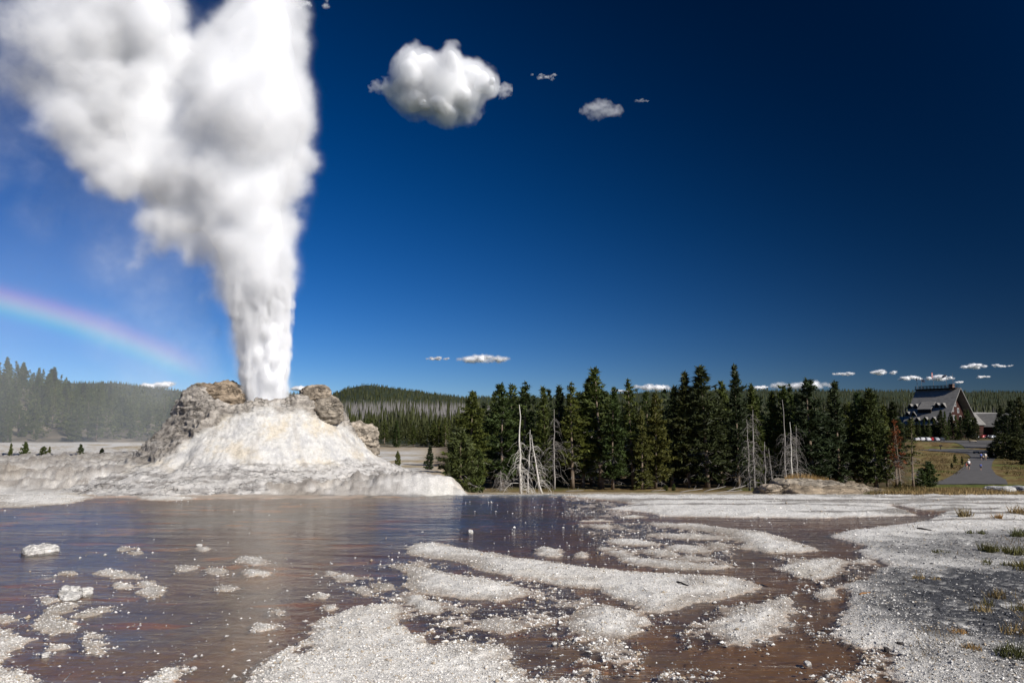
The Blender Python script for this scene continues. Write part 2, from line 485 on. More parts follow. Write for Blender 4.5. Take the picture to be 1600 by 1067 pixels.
# ------------------------------------------------------------------ ground materials
def ground_mat():
    k = NT('ground')
    col = k.n('Attribute', attribute_name='col').outputs['Color']
    wet = k.n('Attribute', attribute_name='wet').outputs['Fac']
    rough_ = k.n('Attribute', attribute_name='grit').outputs['Fac']
    p = k.pos()
    n1 = k.noise(26.0, 4, 0.65, p); n2 = k.noise(90.0, 2, 0.6, p); n3 = k.noise(3.1, 5, 0.6, p)
    m = k.math('ADD', k.math('MULTIPLY', n1, 0.55), k.math('MULTIPLY', n2, 0.45))
    g1 = k.math('ADD', 1.0, k.math('MULTIPLY', k.math('MULTIPLY', k.math('SUBTRACT', m, 0.5), 2.6), rough_))
    g2 = k.math('ADD', 0.62, k.math('MULTIPLY', n3, 0.76))
    f = k.math('MULTIPLY', g1, g2)
    c = k.n('VectorMath', {0: col}, operation='SCALE')
    k.t.links.new(f, c.inputs['Scale'])
    h = k.math('ADD', k.math('MULTIPLY', n1, 0.6), k.math('MULTIPLY', n2, 0.5))
    bs = k.math('MULTIPLY', rough_, 0.9)
    b = k.n('Bump', {'Height': h, 'Strength': bs, 'Distance': 0.03}).outputs[0]
    r = k.math('SUBTRACT', 0.92, k.math('MULTIPLY', wet, 0.55))
    return k.surf(k.n('BsdfPrincipled', {'Base Color': c.outputs[0], 'Roughness': r, 'Specular IOR Level': k.math('ADD', 0.12, k.math('MULTIPLY', wet, 0.4)), 'Normal': b}).outputs[0])
M_ground = ground_mat()

GREY1 = toW(c4([(800, 600), (740, 545), (900, 525), (1100, 520), (2500, 500), (2500, 1000), (1500, 930), (1300, 880), (1050, 850), (900, 780), (830, 700)]))
GREY2 = toW(c4([(760, 400), (860, 372), (1060, 352), (1300, 330), (2500, 320), (2500, 490), (1100, 485), (900, 470), (800, 440)]))
def road_strip(pix, w):
    """left and right edge of a strip along points (u, v, D)"""
    pts = [P(u, v, D) for u, v, D in pix]
    return pts
PATH_C = [(46.5, 88, 3.2), (49, 97, 3.3), (53.5, 106, 3.4), (61, 120, 3.6), (72, 140, 4.0), (87, 165, 4.6), (100, 185, 5.2), (116, 212, 6.0), (132, 240, 7.0), (150, 268, 8.0)]
# the path: middle line read off the photograph on the valley floor
def valley(u, v):
    """point of the valley floor seen at (u, v): marched along the ray"""
    d = ray(u, v); d = d / d[1]
    D = np.linspace(60, 420, 1441)
    zz = base_z(d[0] * D, D)
    below = (CAMH + d[2] * D) < zz
    i = int(np.argmax(below)) if below.any() else len(D) - 1
    return Vector((d[0] * D[i], D[i], zz[i]))
PATH_EDGES = [((1440, 757), (1575, 757)), ((1474, 750), (1572, 750)), ((1490, 742), (1556, 742)), ((1503, 732), (1549, 732)), ((1510, 722), (1551, 722)), ((1517, 714), (1556, 714)), ((1512, 709.5), (1557, 710)), ((1496, 706.5), (1557, 707)), ((1470, 704.5), (1540, 703)), ((1430, 703), (1500, 701))]

def ground_colors(x, y, z, a):
    D = np.maximum(y, 1); t = x / D
    n1, n2 = a['n1'], a['n2']
    n3 = fbm(x * 0.35 + 9, y * 0.35, o=4); n4 = fbm(x * 0.08, y * 0.08 + 4, o=4)
    white = np.array([0.73, 0.70, 0.64]); grey = np.array([0.062, 0.064, 0.070])
    brown = np.array([0.40, 0.22, 0.10]); rust = np.array([0.62, 0.22, 0.03]); purp = np.array([0.32, 0.22, 0.135])
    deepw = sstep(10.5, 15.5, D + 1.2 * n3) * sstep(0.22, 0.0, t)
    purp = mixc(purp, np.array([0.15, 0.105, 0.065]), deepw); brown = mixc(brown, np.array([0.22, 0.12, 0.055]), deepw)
    # stream bed: streaks of orange mat drawn out by the flow
    st = fbm(x * 0.55 + 0.4 * n3, y * 2.4, o=4)
    w_ = sstep(-0.5, 0.4, n3)[..., None]
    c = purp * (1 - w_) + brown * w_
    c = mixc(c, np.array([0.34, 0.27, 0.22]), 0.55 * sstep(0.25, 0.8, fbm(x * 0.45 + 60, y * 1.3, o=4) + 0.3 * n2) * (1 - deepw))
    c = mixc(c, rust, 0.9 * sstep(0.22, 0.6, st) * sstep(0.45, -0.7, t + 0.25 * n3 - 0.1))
    c = mixc(c, np.array([0.10, 0.055, 0.04]), 0.6 * sstep(0.3, 0.8, fbm(x * 0.8 + 30, y * 3.4, o=4)))
    shoal = sstep(-0.10, 0.25, a['shoal'])
    gravel_wet = mixc(np.array([0.15, 0.11, 0.08]), np.array([0.42, 0.37, 0.31]), sstep(-0.5, 0.7, n1 + n2 + 0.6 * a['n5']))
    c = mixc(c, gravel_wet, 0.85 * shoal)
    dry = sstep(-0.12, 0.06, a['dry'] + 0.04 * a['n5'])
    rim = sstep(-0.16, -0.02, a['dry']) * (1 - dry)
    c = mixc(c, np.array([0.21, 0.12, 0.06]), 0.5 * rim)
    dc = mixc(white, np.array([0.55, 0.49, 0.40]), sstep(0.1, 0.9, n3 + 0.4 * n1) * 0.7)
    bank = (a['who'] == BANK)
    dc = mixc(np.array([0.27, 0.215, 0.16]), dc, sstep(0.0, 0.30, a['dry'] + 0.16 * n1 + 0.08 * n2 + 0.22 * n3) * 0.6 + 0.4)
    dc = mixc(dc, np.array([0.34, 0.30, 0.25]), sstep(0.15, 0.9, n1 * 0.7 - n3) * 0.7 * (1 - 0.75 * bank))
    dc = mixc(dc, np.array([0.70, 0.68, 0.635]), 0.6 * bank)
    g1 = sdf_poly(x, y, GREY1); g2 = sdf_poly(x, y, GREY2)
    gm = np.maximum(sstep(-1.0, 0.5, g1 + 0.45 * n1 + 0.3 * n3), 0.72 * sstep(-1.0, 0.6, g2 + 0.5 * n1 + 0.4 * n3))
    gm = np.maximum(gm, 0.62 * bank * sstep(3.2, 5.0, x + 0.5 * n3) * sstep(11, 9, y))
    gm = gm * sstep(-0.9, 0.3, n2 + n1 * 0.5 + 0.35)
    dc = mixc(dc, grey, gm)
    strip = bank * sstep(15.5, 17.5, D)
    dark_line = sstep(0.85, 1.15, ridged(x * 0.09 + 0.3 * n3, y * 0.75, o=2)) * strip
    dc = mixc(dc, np.array([0.16, 0.14, 0.12]), 0.75 * dark_line)
    c = mixc(c, dc, dry)
    stream = a['stream']
    # beyond the brow: tan strip, meadow, forest floor, hills
    tan = mixc(np.array([0.36, 0.28, 0.18]), np.array([0.46, 0.41, 0.33]), sstep(-0.3, 0.6, n3))
    wh2 = np.array([0.56, 0.54, 0.48])
    far = mixc(wh2, tan, sstep(25, 33, D + 3 * n3))
    gold = mixc(np.array([0.12, 0.078, 0.030]), np.array([0.22, 0.165, 0.07]), sstep(-0.5, 0.6, n3 + 0.5 * n1))
    green = mixc(np.array([0.075, 0.095, 0.022]), np.array([0.13, 0.135, 0.035]), sstep(-0.4, 0.5, n3))
    mead = mixc(gold, green, sstep(0.0, 0.5, n4 + 0.3 * n3))
    right = sstep(0.44, 0.50, t + 0.02 * n3)
    far = mixc(far, mead, np.maximum(right * sstep(24, 30, D), sstep(50, 80, D) * sstep(-0.08, -0.02, t)))
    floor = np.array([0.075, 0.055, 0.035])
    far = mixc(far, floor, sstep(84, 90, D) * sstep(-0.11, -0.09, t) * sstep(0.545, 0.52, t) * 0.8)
    # sinter field on the left, with dull gold grass
    sint = mixc(np.array([0.56, 0.54, 0.50]), np.array([0.44, 0.38, 0.29]), sstep(-0.1, 0.7, n3))
    sint = mixc(sint, np.array([0.30, 0.22, 0.10]), sstep(0.05, 0.4, n4 + 0.2 * n3) * sstep(60, 85, D) * 0.8)
    far = mixc(far, sint, sstep(-0.10, -0.14, t) * sstep(250, 170, D))
    slope = mixc(np.array([0.10, 0.085, 0.06]), np.array([0.23, 0.19, 0.14]), sstep(-0.2, 0.6, n4))
    far = mixc(far, slope, sstep(158, 172, D) * sstep(-0.2, -0.28, t))
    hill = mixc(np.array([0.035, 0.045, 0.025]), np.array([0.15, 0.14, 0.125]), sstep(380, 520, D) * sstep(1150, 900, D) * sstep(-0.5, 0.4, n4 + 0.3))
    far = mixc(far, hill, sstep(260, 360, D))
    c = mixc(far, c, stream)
    # terrace sinter
    td = a['td']
    tm = np.maximum(sstep(-0.4, 0.7, td + 0.3 * n1), a['shelf'] * (D < 60))
    ts = mixc(np.array([0.60, 0.575, 0.535]), np.array([0.47, 0.41, 0.33]), sstep(-0.1, 0.8, n3 + 0.3 * n1) * 0.75)
    ts = mixc(ts, np.array([0.30, 0.28, 0.26]), sstep(0.1, 0.8, fbm(x * 0.5, y * 1.6 + 8, o=4)) * 0.7 * sstep(-2.0, -7.0, x))
    ts = mixc(ts, np.array([0.30, 0.28, 0.26]), sstep(0.1, 0.9, n2 + 0.6 * n1) * 0.6)
    ts = mixc(ts, np.array([0.20, 0.17, 0.14]), sstep(0.75, 1.3, a['led']) * 0.6 * sstep(-1.5, -5, x))
    c = mixc(c, ts, tm)
    # pinkish mud where the sheet of water thins out below the terrace
    mud = sstep(-2.6, -0.3, td) * (1 - tm) * sstep(-0.12, -0.2, t) * stream * (1 - dry)
    c = mixc(c, mixc(np.array([0.40, 0.30, 0.22]), np.array([0.55, 0.48, 0.40]), sstep(-0.4, 0.5, st)), mud)
    wet = stream * (1 - dry) * (1 - tm)
    grit = np.clip(dry * stream + 0.5 * shoal * stream + 0.35 * tm + 0.5 * (1 - stream), 0, 1) * sstep(400, 100, D)
    return c, wet, grit, mud

# rows close together near by, wider far off
inv = 1 / np.linspace(1 / 5.2, 1 / 27.0, 390)
ROWS = np.concatenate([np.geomspace(1.0, 5.2, 24)[:-1], inv, np.geomspace(27.0, 62, 60)[1:], np.geomspace(62, 420, 90)[1:]])
COLS = np.concatenate([np.linspace(-1.9, -0.78, 46)[:-1], np.linspace(-0.78, 0.78, 620), np.linspace(0.78, 1.9, 46)[1:]])
def sheet(rows, cols):
    Y, T = np.meshgrid(rows, cols, indexing='ij')
    X = T * np.maximum(Y, 3.0)
    nr, nc = Y.shape
    i = np.arange(nr * nc).reshape(nr, nc)
    q = np.stack([i[:-1, :-1], i[:-1, 1:], i[1:, 1:], i[1:, :-1]], -1).reshape(-1, 4)
    return X.ravel(), Y.ravel(), q
gx_, gy_, gq = sheet(ROWS, COLS)
gz_, ga = ground_all(gx_, gy_)
me = mesh_np('ground', np.stack([gx_, gy_, gz_], 1), gq, True)
gc, gw, gr, gmud = ground_colors(gx_, gy_, gz_, ga)
attr(me, 'col', gc, 'FLOAT_COLOR'); attr(me, 'wet', gw); attr(me, 'grit', gr)
ground = link('ground', me, mat=M_ground, kind='structure')
# hills
hx, hy, hq = sheet(np.concatenate([np.geomspace(418, 2000, 70), np.geomspace(2000, 9000, 24)[1:]]), np.linspace(-2.6, 2.6, 420))
hz, ha = ground_all(hx, hy)
me = mesh_np('hills', np.stack([hx, hy, hz - 0.05], 1), hq, True)
hc, hw, hg, _ = ground_colors(hx, hy, hz, ha)
attr(me, 'col', hc, 'FLOAT_COLOR'); attr(me, 'wet', hw * 0); attr(me, 'grit', hg)
link('hills', me, mat=M_ground, kind='structure')

# ------------------------------------------------------------------ water
def water_mat():
    k = NT('water')
    p = k.pos()
    pr = k.n('Mapping', {'Vector': p, 'Rotation': (0, 0, math.radians(7))}).outputs[0]
    s1 = k.stretch(pr, (0.62, 2.3, 1.0)); s2 = k.stretch(p, (2.1, 5.6, 1.0)); s3 = k.stretch(pr, (6.0, 12.0, 1.0))
    a = k.noise(1.0, 3, 0.55, s1, dist=0.4); b = k.noise(1.3, 3, 0.6, s2, dist=0.6); c = k.noise(1.6, 2, 0.5, s3)
    h = k.math('ADD', k.math('ADD', k.math('MULTIPLY', a, 0.034), k.math('MULTIPLY', b, 0.0155)), k.math('MULTIPLY', c, 0.0050))
    nrm = k.n('Bump', {'Height': h, 'Strength': 1.0, 'Distance': 1.0}).outputs[0]
    calm = k.ramp(k.noise(0.16, 3, 0.55, k.stretch(p, (0.7, 1.6, 1.0))), [(0.34, 0.45), (0.62, 1.2)])
    h = k.math('MULTIPLY', h, calm)
    nrm = k.n('Bump', {'Height': h, 'Strength': 1.0, 'Distance': 1.0}).outputs[0]
    fr = k.math('MULTIPLY', k.n('Fresnel', {'IOR': 1.30, 'Normal': nrm}).outputs[0], 0.60)      # partly cut by the polarising filter
    tr = k.n('BsdfTransparent', {'Color': (0.95, 0.94, 0.92, 1)}).outputs[0]
    gl = k.n('BsdfGlossy', {'Color': (1, 1, 1, 1), 'Roughness': 0.025, 'Normal': nrm}).outputs[0]
    m = k.n('MixShader', {0: fr, 1: tr, 2: gl})
    return k.surf(m.outputs[0])
wy = np.concatenate([np.geomspace(1.0, 4, 10)[:-1], np.linspace(4, 24.2, 120)])
wx, wyy, wq = sheet(wy, np.linspace(-1.9, 1.9, 120))
wz = 0.0 * wx
me = mesh_np('water', np.stack([wx, wyy, wz], 1), wq, True)
link('water', me, mat=water_mat(), kind='structure')

# ------------------------------------------------------------------ loose sinter gravel
def pebble_mat():
    k = NT('gravel')
    c = k.n('Attribute', attribute_name='col').outputs['Color']
    n = k.noise(60, 2, 0.5, k.pos())
    cc = k.mix(0.35, c, (0.5, 0.5, 0.5), 'OVERLAY')
    sc = k.n('VectorMath', {0: c}, operation='SCALE'); k.t.links.new(k.math('ADD', 0.7, k.math('MULTIPLY', n, 0.6)), sc.inputs['Scale'])
    return k.surf(k.n('BsdfPrincipled', {'Base Color': sc.outputs[0], 'Roughness': 0.85, 'Specular IOR Level': 0.2}).outputs[0])
OCT = np.array([(1, 0, 0), (-1, 0, 0), (0, 1, 0), (0, -1, 0), (0, 0, 1), (0, 0, -1)], float)
OCF = np.array([(0, 2, 4), (2, 1, 4), (1, 3, 4), (3, 0, 4), (2, 0, 5), (1, 2, 5), (3, 1, 5), (0, 3, 5)])
def pebbles(px, py, pz, rad, col):
    n = len(px)
    rr = np.random.default_rng(21)
    ang = rr.uniform(0, 2 * math.pi, n)
    v = OCT[None] * (1 + 0.45 * rr.uniform(-1, 1, (n, 6, 1))) + 0.25 * rr.uniform(-1, 1, (n, 6, 3))
    v[:, :, 2] *= 0.62
    ca, sa = np.cos(ang)[:, None], np.sin(ang)[:, None]
    x = v[:, :, 0] * ca - v[:, :, 1] * sa; y = v[:, :, 0] * sa + v[:, :, 1] * ca
    V = np.stack([x, y, v[:, :, 2]], -1) * rad[:, None, None] + np.stack([px, py, pz], -1)[:, None, :]
    Fc = OCF[None] + 6 * np.arange(n)[:, None, None]
    me = mesh_np('gravel', V.reshape(-1, 3), Fc.reshape(-1, 3), False)
    attr(me, 'col', np.repeat(col, 6, 0), 'FLOAT_COLOR')
    return me
NP = 900000
pt = rng.uniform(-0.74, 0.74, NP); pD = 1 / rng.uniform(1 / 24.5, 1 / 5.6, NP)
px_, py_ = pt * pD, pD
pz_, pa = ground_all(px_, py_)
dryw = sstep(-0.12, 0.06, pa['dry'] + 0.05 * pa['n2']); shw = sstep(-0.25, 0.2, pa['shoal'] + 0.1 * pa['n1'])
clump = sstep(-0.2, 0.7, pa['n2'] + 0.4 * pa['n1'])
far_sp = sstep(13, 18, pD) * sstep(-0.18, 0.1, pt)
prob = np.maximum.reduce([0.30 * dryw * (0.35 + 0.65 * clump), 0.22 * shw * (0.15 + clump), 0.006 * sstep(-1.2, 0.0, pa['dry']) + 0.0009 + 0 * pD, 0.016 * far_sp])
prob *= (1 - sstep(-0.3, 0.4, pa['td']) * 0.9)
keepm = rng.uniform(0, 1, NP) < prob
px_, py_, pz_, pt, pD = px_[keepm], py_[keepm], pz_[keepm], pt[keepm], pD[keepm]
pa = {k_: (v_[keepm] if hasattr(v_, '__len__') else v_) for k_, v_ in pa.items()}
pr_ = np.exp(rng.normal(math.log(0.0050), 0.45, len(px_))) * (1 + pD / 26.0)
inwater = pa['dry'] < -0.05
pr_ = np.where(inwater & (rng.uniform(0, 1, len(px_)) < 0.5), pr_ * 1.5, pr_)
zz_ = np.where(inwater, np.maximum(pz_, -0.006), pz_) + pr_ * 0.2
pc = np.array([0.74, 0.71, 0.655]) * rng.uniform(0.6, 1.1, (len(px_), 1))
tanm = rng.uniform(0, 1, len(px_)) < 0.16
pc[tanm] = np.array([0.45, 0.37, 0.27]) * rng.uniform(0.7, 1.1, (tanm.sum(), 1))
bankg = np.maximum(sstep(-0.8, 0.5, sdf_poly(px_, py_, GREY1)), 0.7 * sstep(-0.8, 0.5, sdf_poly(px_, py_, GREY2)))
bankg = np.maximum(bankg, 0.6 * (pa['who'] == BANK) * sstep(3.4, 5.0, px_) * sstep(11, 9, py_))
dk = rng.uniform(0, 1, len(px_)) < 0.88 * bankg
pc[dk] = np.array([0.10, 0.10, 0.105]) * rng.uniform(0.4, 1.5, (dk.sum(), 1))
link('gravel', pebbles(px_, py_, zz_, pr_, pc), mat=pebble_mat(), kind='stuff', label='loose white and grey sinter gravel strewn over bars and shallows')
print('pebbles', len(px_))

# ------------------------------------------------------------------ the geyser cone
def sinter_mat():
    k = NT('sinter')
    col = k.n('Attribute', attribute_name='col').outputs['Color']
    p = k.obj()
    warp = k.n('VectorMath', {0: p, 1: k.n('TexNoise', {'Scale': 2.3, 'Detail': 3.0, 'Vector': p}).outputs['Color']}, operation='ADD').outputs[0]
    a = k.noise(4.5, 9, 0.72, p); b = k.noise(19.0, 6, 0.7, p); c = k.noise(1.6, 4, 0.6, k.stretch(p, (1, 1, 3.2)))
    vor = k.n('TexVoronoi', {'Vector': warp, 'Scale': 1.9}, feature='DISTANCE_TO_EDGE').outputs['Distance']
    crack = k.ramp(vor, [(0.0, 1.0), (0.012, 0.75), (0.03, 0.0)])
    cm = k.ramp(k.noise(0.9, 3, 0.6, p), [(0.5, 0.0), (0.6, 1.0)])
    gt = k.n('Attribute', attribute_name='grit').outputs['Fac']
    rg = k.math('ADD', 0.22, k.math('MULTIPLY', k.math('SUBTRACT', gt, 0.35), 2.6), True)
    cr = k.math('MULTIPLY', k.math('MULTIPLY', crack, cm), rg)
    # thin dark ledge lines where the sheets of sinter break off
    ln = k.noise(1.5, 6, 0.62, k.stretch(p, (1, 1, 4.5)), dist=0.35)
    ln = k.math('ABSOLUTE', k.math('SUBTRACT', ln, 0.5))
    ln = k.ramp(ln, [(0.0, 1.0), (0.006, 0.8), (0.016, 0.0)])
    lm = k.ramp(k.noise(1.15, 3, 0.6, p), [(0.50, 0.0), (0.57, 1.0)])
    cr = k.math('MAXIMUM', cr, k.math('MULTIPLY', k.math('MULTIPLY', ln, lm), k.math('ADD', 0.05, rg), True))
    m = k.math('ADD', k.math('MULTIPLY', a, 0.62), k.math('MULTIPLY', b, 0.38))
    f = k.math('MULTIPLY', k.ramp(m, [(0.30, 0.42), (0.43, 0.86), (0.60, 1.10), (0.75, 1.22)]), k.math('ADD', 0.80, k.math('MULTIPLY', c, 0.4)))
    f = k.math('MULTIPLY', f, k.math('SUBTRACT', 1.0, k.math('MULTIPLY', cr, 0.80)))
    v = k.n('VectorMath', {0: col}, operation='SCALE'); k.t.links.new(f, v.inputs['Scale'])
    h = k.math('SUBTRACT', k.math('ADD', k.math('MULTIPLY', a, 0.09), k.math('MULTIPLY', b, 0.03)), k.math('MULTIPLY', cr, 0.05))
    n = k.n('Bump', {'Height': h, 'Strength': k.math('ADD', 0.25, k.math('MULTIPLY', rg, 0.65)), 'Distance': 1.0}).outputs[0]
    return k.surf(k.n('BsdfPrincipled', {'Base Color': v.outputs[0], 'Roughness': 0.92, 'Specular IOR Level': 0.1, 'Normal': n}).outputs[0])
M_sinter = sinter_mat()
def uvsphere(nu, nv):
    th = np.linspace(0, 2 * np.pi, nu, endpoint=False); ph = np.linspace(0.0, np.pi, nv)
    T, H = np.meshgrid(th, ph)
    V = np.stack([np.sin(H) * np.cos(T), np.sin(H) * np.sin(T), np.cos(H)], -1).reshape(-1, 3)
    i = np.arange(nu * nv).reshape(nv, nu)
    q = np.stack([i[:-1], i[1:], np.roll(i[1:], -1, 1), np.roll(i[:-1], -1, 1)], -1).reshape(-1, 4)
    return V, q
def crag(X, amp=1.0, strat=3.5):
    """rough layered sinter: displacement at points X (n, 3)"""
    x, y, z = X.T
    w = fbm(x * 0.6, y * 0.6, z * 0.6, 3)
    a = ridged(x * 0.95 + 1.2 * w, y * 0.95, z * strat + 0.9 * w, 4)
    b = fbm(x * 4.5, y * 4.5, z * 7, 4)
    return amp * (0.22 * w + 0.10 * a + 0.035 * b)
cone = thing('geyser_cone', 'pale grey sinter cone with ragged brown crusted rim, erupting geyser at its top', 'geyser cone', (GX, GY, 0.3))
NT_, NS = 600, 220
Tt = np.linspace(0, 2 * np.pi, NT_, endpoint=False)
deg = (np.degrees(Tt) + 360) % 360
ztop = np.interp(deg, [0, 20, 60, 90, 120, 138, 180, 212, 238, 255, 270, 300, 315, 335, 350, 360], [3.15, 3.0, 2.95, 3.0, 3.1, 3.75, 3.8, 3.65, 3.15, 3.02, 3.0, 3.08, 3.25, 3.35, 3.2, 3.15])
ztop = ztop + 0.10 * fbm(np.cos(Tt) * 3, np.sin(Tt) * 3, o=4)
prof_r = np.array([7.4, 6.7, 6.1, 5.3, 4.5, 3.78, 3.32, 3.10, 2.72, 2.3, 2.0, 1.4, 0.15])
left = np.clip((np.cos(Tt - np.pi) + 0.35) / 1.35, 0, 1)            # the skirt runs out further on the left
Rr = np.zeros((NT_, len(prof_r))); Zr = np.zeros_like(Rr)
for j, r in enumerate(prof_r):
    Rr[:, j] = r + left * [1.8, 1.6, 1.1, 0.55, 0.18, 0, 0, 0, 0, 0, 0, 0, 0][j]
zz = [-0.7, -0.12, 0.13, 0.43, 0.80, 1.78, 2.56]
for j, z in enumerate(zz): Zr[:, j] = z
Zr[:, 7] = ztop - 0.28; Zr[:, 8] = ztop; Zr[:, 9] = ztop - 0.1; Zr[:, 10] = ztop - 0.5; Zr[:, 11] = 2.3; Zr[:, 12] = 2.1
ss_ = np.linspace(0, len(prof_r) - 1, NS)
def resamp(A):
    out = np.zeros((NT_, NS))
    for k_ in range(NT_): out[k_] = np.interp(ss_, np.arange(len(prof_r)), A[k_])
    ker = np.array([1, 2, 3, 4, 5, 4, 3, 2, 1.]) / 25
    pad = np.concatenate([np.repeat(out[:, :1], 4, 1), out, np.repeat(out[:, -1:], 4, 1)], 1)
    return sum(ker[i] * pad[:, i:i + NS] for i in range(9))
RR_, ZZ_ = resamp(Rr), resamp(Zr)
CX = RR_ * np.cos(Tt)[:, None]; CY = RR_ * np.sin(Tt)[:, None]
V = np.stack([CX, CY, ZZ_], -1)
d1 = np.gradient(V, axis=1); d0 = np.roll(V, -1, 0) - np.roll(V, 1, 0)
Nn = np.cross(d0, d1); Nn /= np.linalg.norm(Nn, axis=-1, keepdims=True) + 1e-9
if (Nn[:, NS // 3, 2].mean()) < 0: Nn = -Nn
Vf = V.reshape(-1, 3)
zc = np.interp(deg, [0, 25, 60, 120, 160, 190, 215, 235, 246, 254, 262, 280, 300, 320, 340, 360], [1.7, 0.9, 0.9, 0.9, 0.6, 0.55, 0.6, 0.8, 1.2, 1.95, 2.5, 2.76, 2.82, 2.65, 2.3, 1.7])
tex = fbm(Vf[:, 0] * 1.1, Vf[:, 1] * 1.1, Vf[:, 2] * 1.6, 5).reshape(NT_, NS)
cap = sstep(-0.22, 0.14, ZZ_ - zc[:, None] + 0.28 * tex)
rough_amp = 0.30 + 0.62 * cap
disp = crag(Vf).reshape(NT_, NS) * rough_amp
disp = disp + 0.03 * fbm(Vf[:, 0] * 9, Vf[:, 1] * 9, Vf[:, 2] * 12, 3).reshape(NT_, NS)
# the old crust breaks off in an overhanging lip above the fresh face
lip = np.exp(-((ZZ_ - zc[:, None] - 0.25 - 0.3 * tex) / 0.16) ** 2) * sstep(200, 240, deg)[:, None] * sstep(350, 320, deg)[:, None]
disp = disp + 0.16 * lip * (0.5 + 0.8 * np.clip(tex, -0.5, 1))
gul = ridged(np.cos(Tt) * 5, np.sin(Tt) * 5, o=3)[:, None] * np.exp(-((ZZ_ - 0.9) / 0.5) ** 2) * 0.07
disp = disp + gul
lowz = sstep(1.0, 0.5, ZZ_)
disp = disp + lowz * (0.045 * ridged(Vf[:, 0] * 0.9, Vf[:, 1] * 1.6, Vf[:, 2] * 6, 4).reshape(NT_, NS) + 0.035 * fbm(Vf[:, 0] * 6, Vf[:, 1] * 6, Vf[:, 2] * 9, 3).reshape(NT_, NS))
Vd = V + Nn * disp[..., None] * sstep(0, 12, np.arange(NS))[None, :, None]
fade = sstep(0.0, 0.5, ZZ_)
i = np.arange(NT_ * NS).reshape(NT_, NS)
q = np.stack([i[:, :-1], np.roll(i, -1, 0)[:, :-1], np.roll(i, -1, 0)[:, 1:], i[:, 1:]], -1).reshape(-1, 4)
Vd = Vd.reshape(-1, 3); Vd[:, 2] -= 0.3
me = mesh_np('cone_body', Vd, q, True)
x, y, z = Vf.T
t1 = fbm(x * 0.9 + 4, y * 0.9, z * 0.9, 4); t2 = fbm(x * 3.2, y * 3.2, z * 3.2, 4); t3 = fbm(x * 0.5, y * 0.5, z * 5.0, 3)
t4 = fbm(x * 8, y * 8, z * 8, 3)
face = mixc(np.array([0.57, 0.55, 0.51]), np.array([0.56, 0.50, 0.405]), sstep(-0.2, 0.7, t1 + 0.5 * t2 + 0.4 * t4))
face = mixc(face, np.array([0.43, 0.42, 0.41]), sstep(0.1, 0.7, t2 - t1 + 0.5 * t4) * 0.7)
streaks = fbm(np.arctan2(y, x) * 9, np.hypot(x, y) * 0.5, z * 0.4, 4)
face = mixc(face, np.array([0.36, 0.32, 0.27]), sstep(0.25, 0.7, streaks) * 0.35)
capc = mixc(np.array([0.28, 0.25, 0.215]), np.array([0.45, 0.405, 0.35]), sstep(-0.5, 0.5, t2 + t3))
capc = mixc(capc, np.array([0.16, 0.14, 0.12]), sstep(0.2, 0.8, t1 - t2) * 0.7)
capf = cap.reshape(-1)
lowl = np.repeat(left, NS) * sstep(2.6, 0.8, z)
capc = mixc(capc, np.array([0.34, 0.32, 0.30]), lowl * sstep(-0.3, 0.5, t3 + t1) * 0.8)
cc = mixc(face, capc, capf)
low = sstep(0.95, 0.45, z + 0.15 * t1)
t5 = fbm(x * 0.55 + 3, y * 0.9, z * 9, 4)
cc = mixc(cc, mixc(np.array([0.545, 0.52, 0.485]), np.array([0.27, 0.25, 0.23]), sstep(-0.1, 0.6, t5 + 0.35 * t2 + 0.4 * t4)), low * 0.9)
attr(me, 'col', cc, 'FLOAT_COLOR'); attr(me, 'wet', np.zeros(len(cc))); attr(me, 'grit', 0.35 + 0.3 * np.maximum(capf, 0.75 * low))
link('cone_body', me, cone, mat=M_sinter)
def lump(name, c, r, parent, seed, label=None, col=(0.30, 0.25, 0.19), amp=1.0, nu=130, nv=84, wide=None):
    V, q = uvsphere(nu, nv)
    sh = np.sign(V) * np.abs(V) ** 0.8
    X = sh * np.array(r)
    X = X + V * crag(X * 1.6 + seed, 1.15 * amp, 4.0)[:, None] * min(r) * 1.3
    me = mesh_np(name, X, q, True)
    k1 = fbm(X[:, 0] * 3 + seed, X[:, 1] * 3, X[:, 2] * 4, 4); k2 = fbm(X[:, 0] * 1.2, X[:, 1] * 1.2 + seed, X[:, 2] * 6, 3)
    cc = mixc(np.array(col) * 0.72, np.array(col) * 1.5, sstep(-0.5, 0.6, k1 + 0.5 * k2))
    attr(me, 'col', cc, 'FLOAT_COLOR'); attr(me, 'wet', np.zeros(len(X))); attr(me, 'grit', np.full(len(X), 0.6))
    return link(name, me, parent, c, mat=M_sinter, label=label)
def offc(u, v, D): return P(u, v, D) - Vector((GX, GY, 0.3))
lump('rim_knob', offc(341, 625, 30.2), (1.02, 1.0, 0.66), cone, 3.0, 'tall rounded brown knob at left of the rim', (0.27, 0.21, 0.15))
lump('rim_knob', offc(312, 634, 29.6), (0.5, 0.6, 0.62), cone, 5.5, 'steep dark shoulder under the tall left knob', (0.19, 0.16, 0.13))
lump('rim_knob', offc(493, 619, 29.4), (0.60, 0.55, 0.36), cone, 8.0, 'small square brown knob at right of the rim', (0.28, 0.23, 0.175))
lump('rim_knob', offc(514, 640, 29.2), (0.45, 0.5, 0.50), cone, 13.0, 'bulging crust below the small right knob', (0.28, 0.24, 0.19))
lump('side_knob', offc(563, 690, 31.4), (0.62, 0.7, 0.66), cone, 21.0, 'grey lump standing off the right flank', (0.34, 0.29, 0.23))
lump('side_knob', offc(543, 688, 31.2), (0.55, 0.6, 0.55), cone, 31.0, 'grey ridge joining the right lump to the cone', (0.36, 0.31, 0.25))

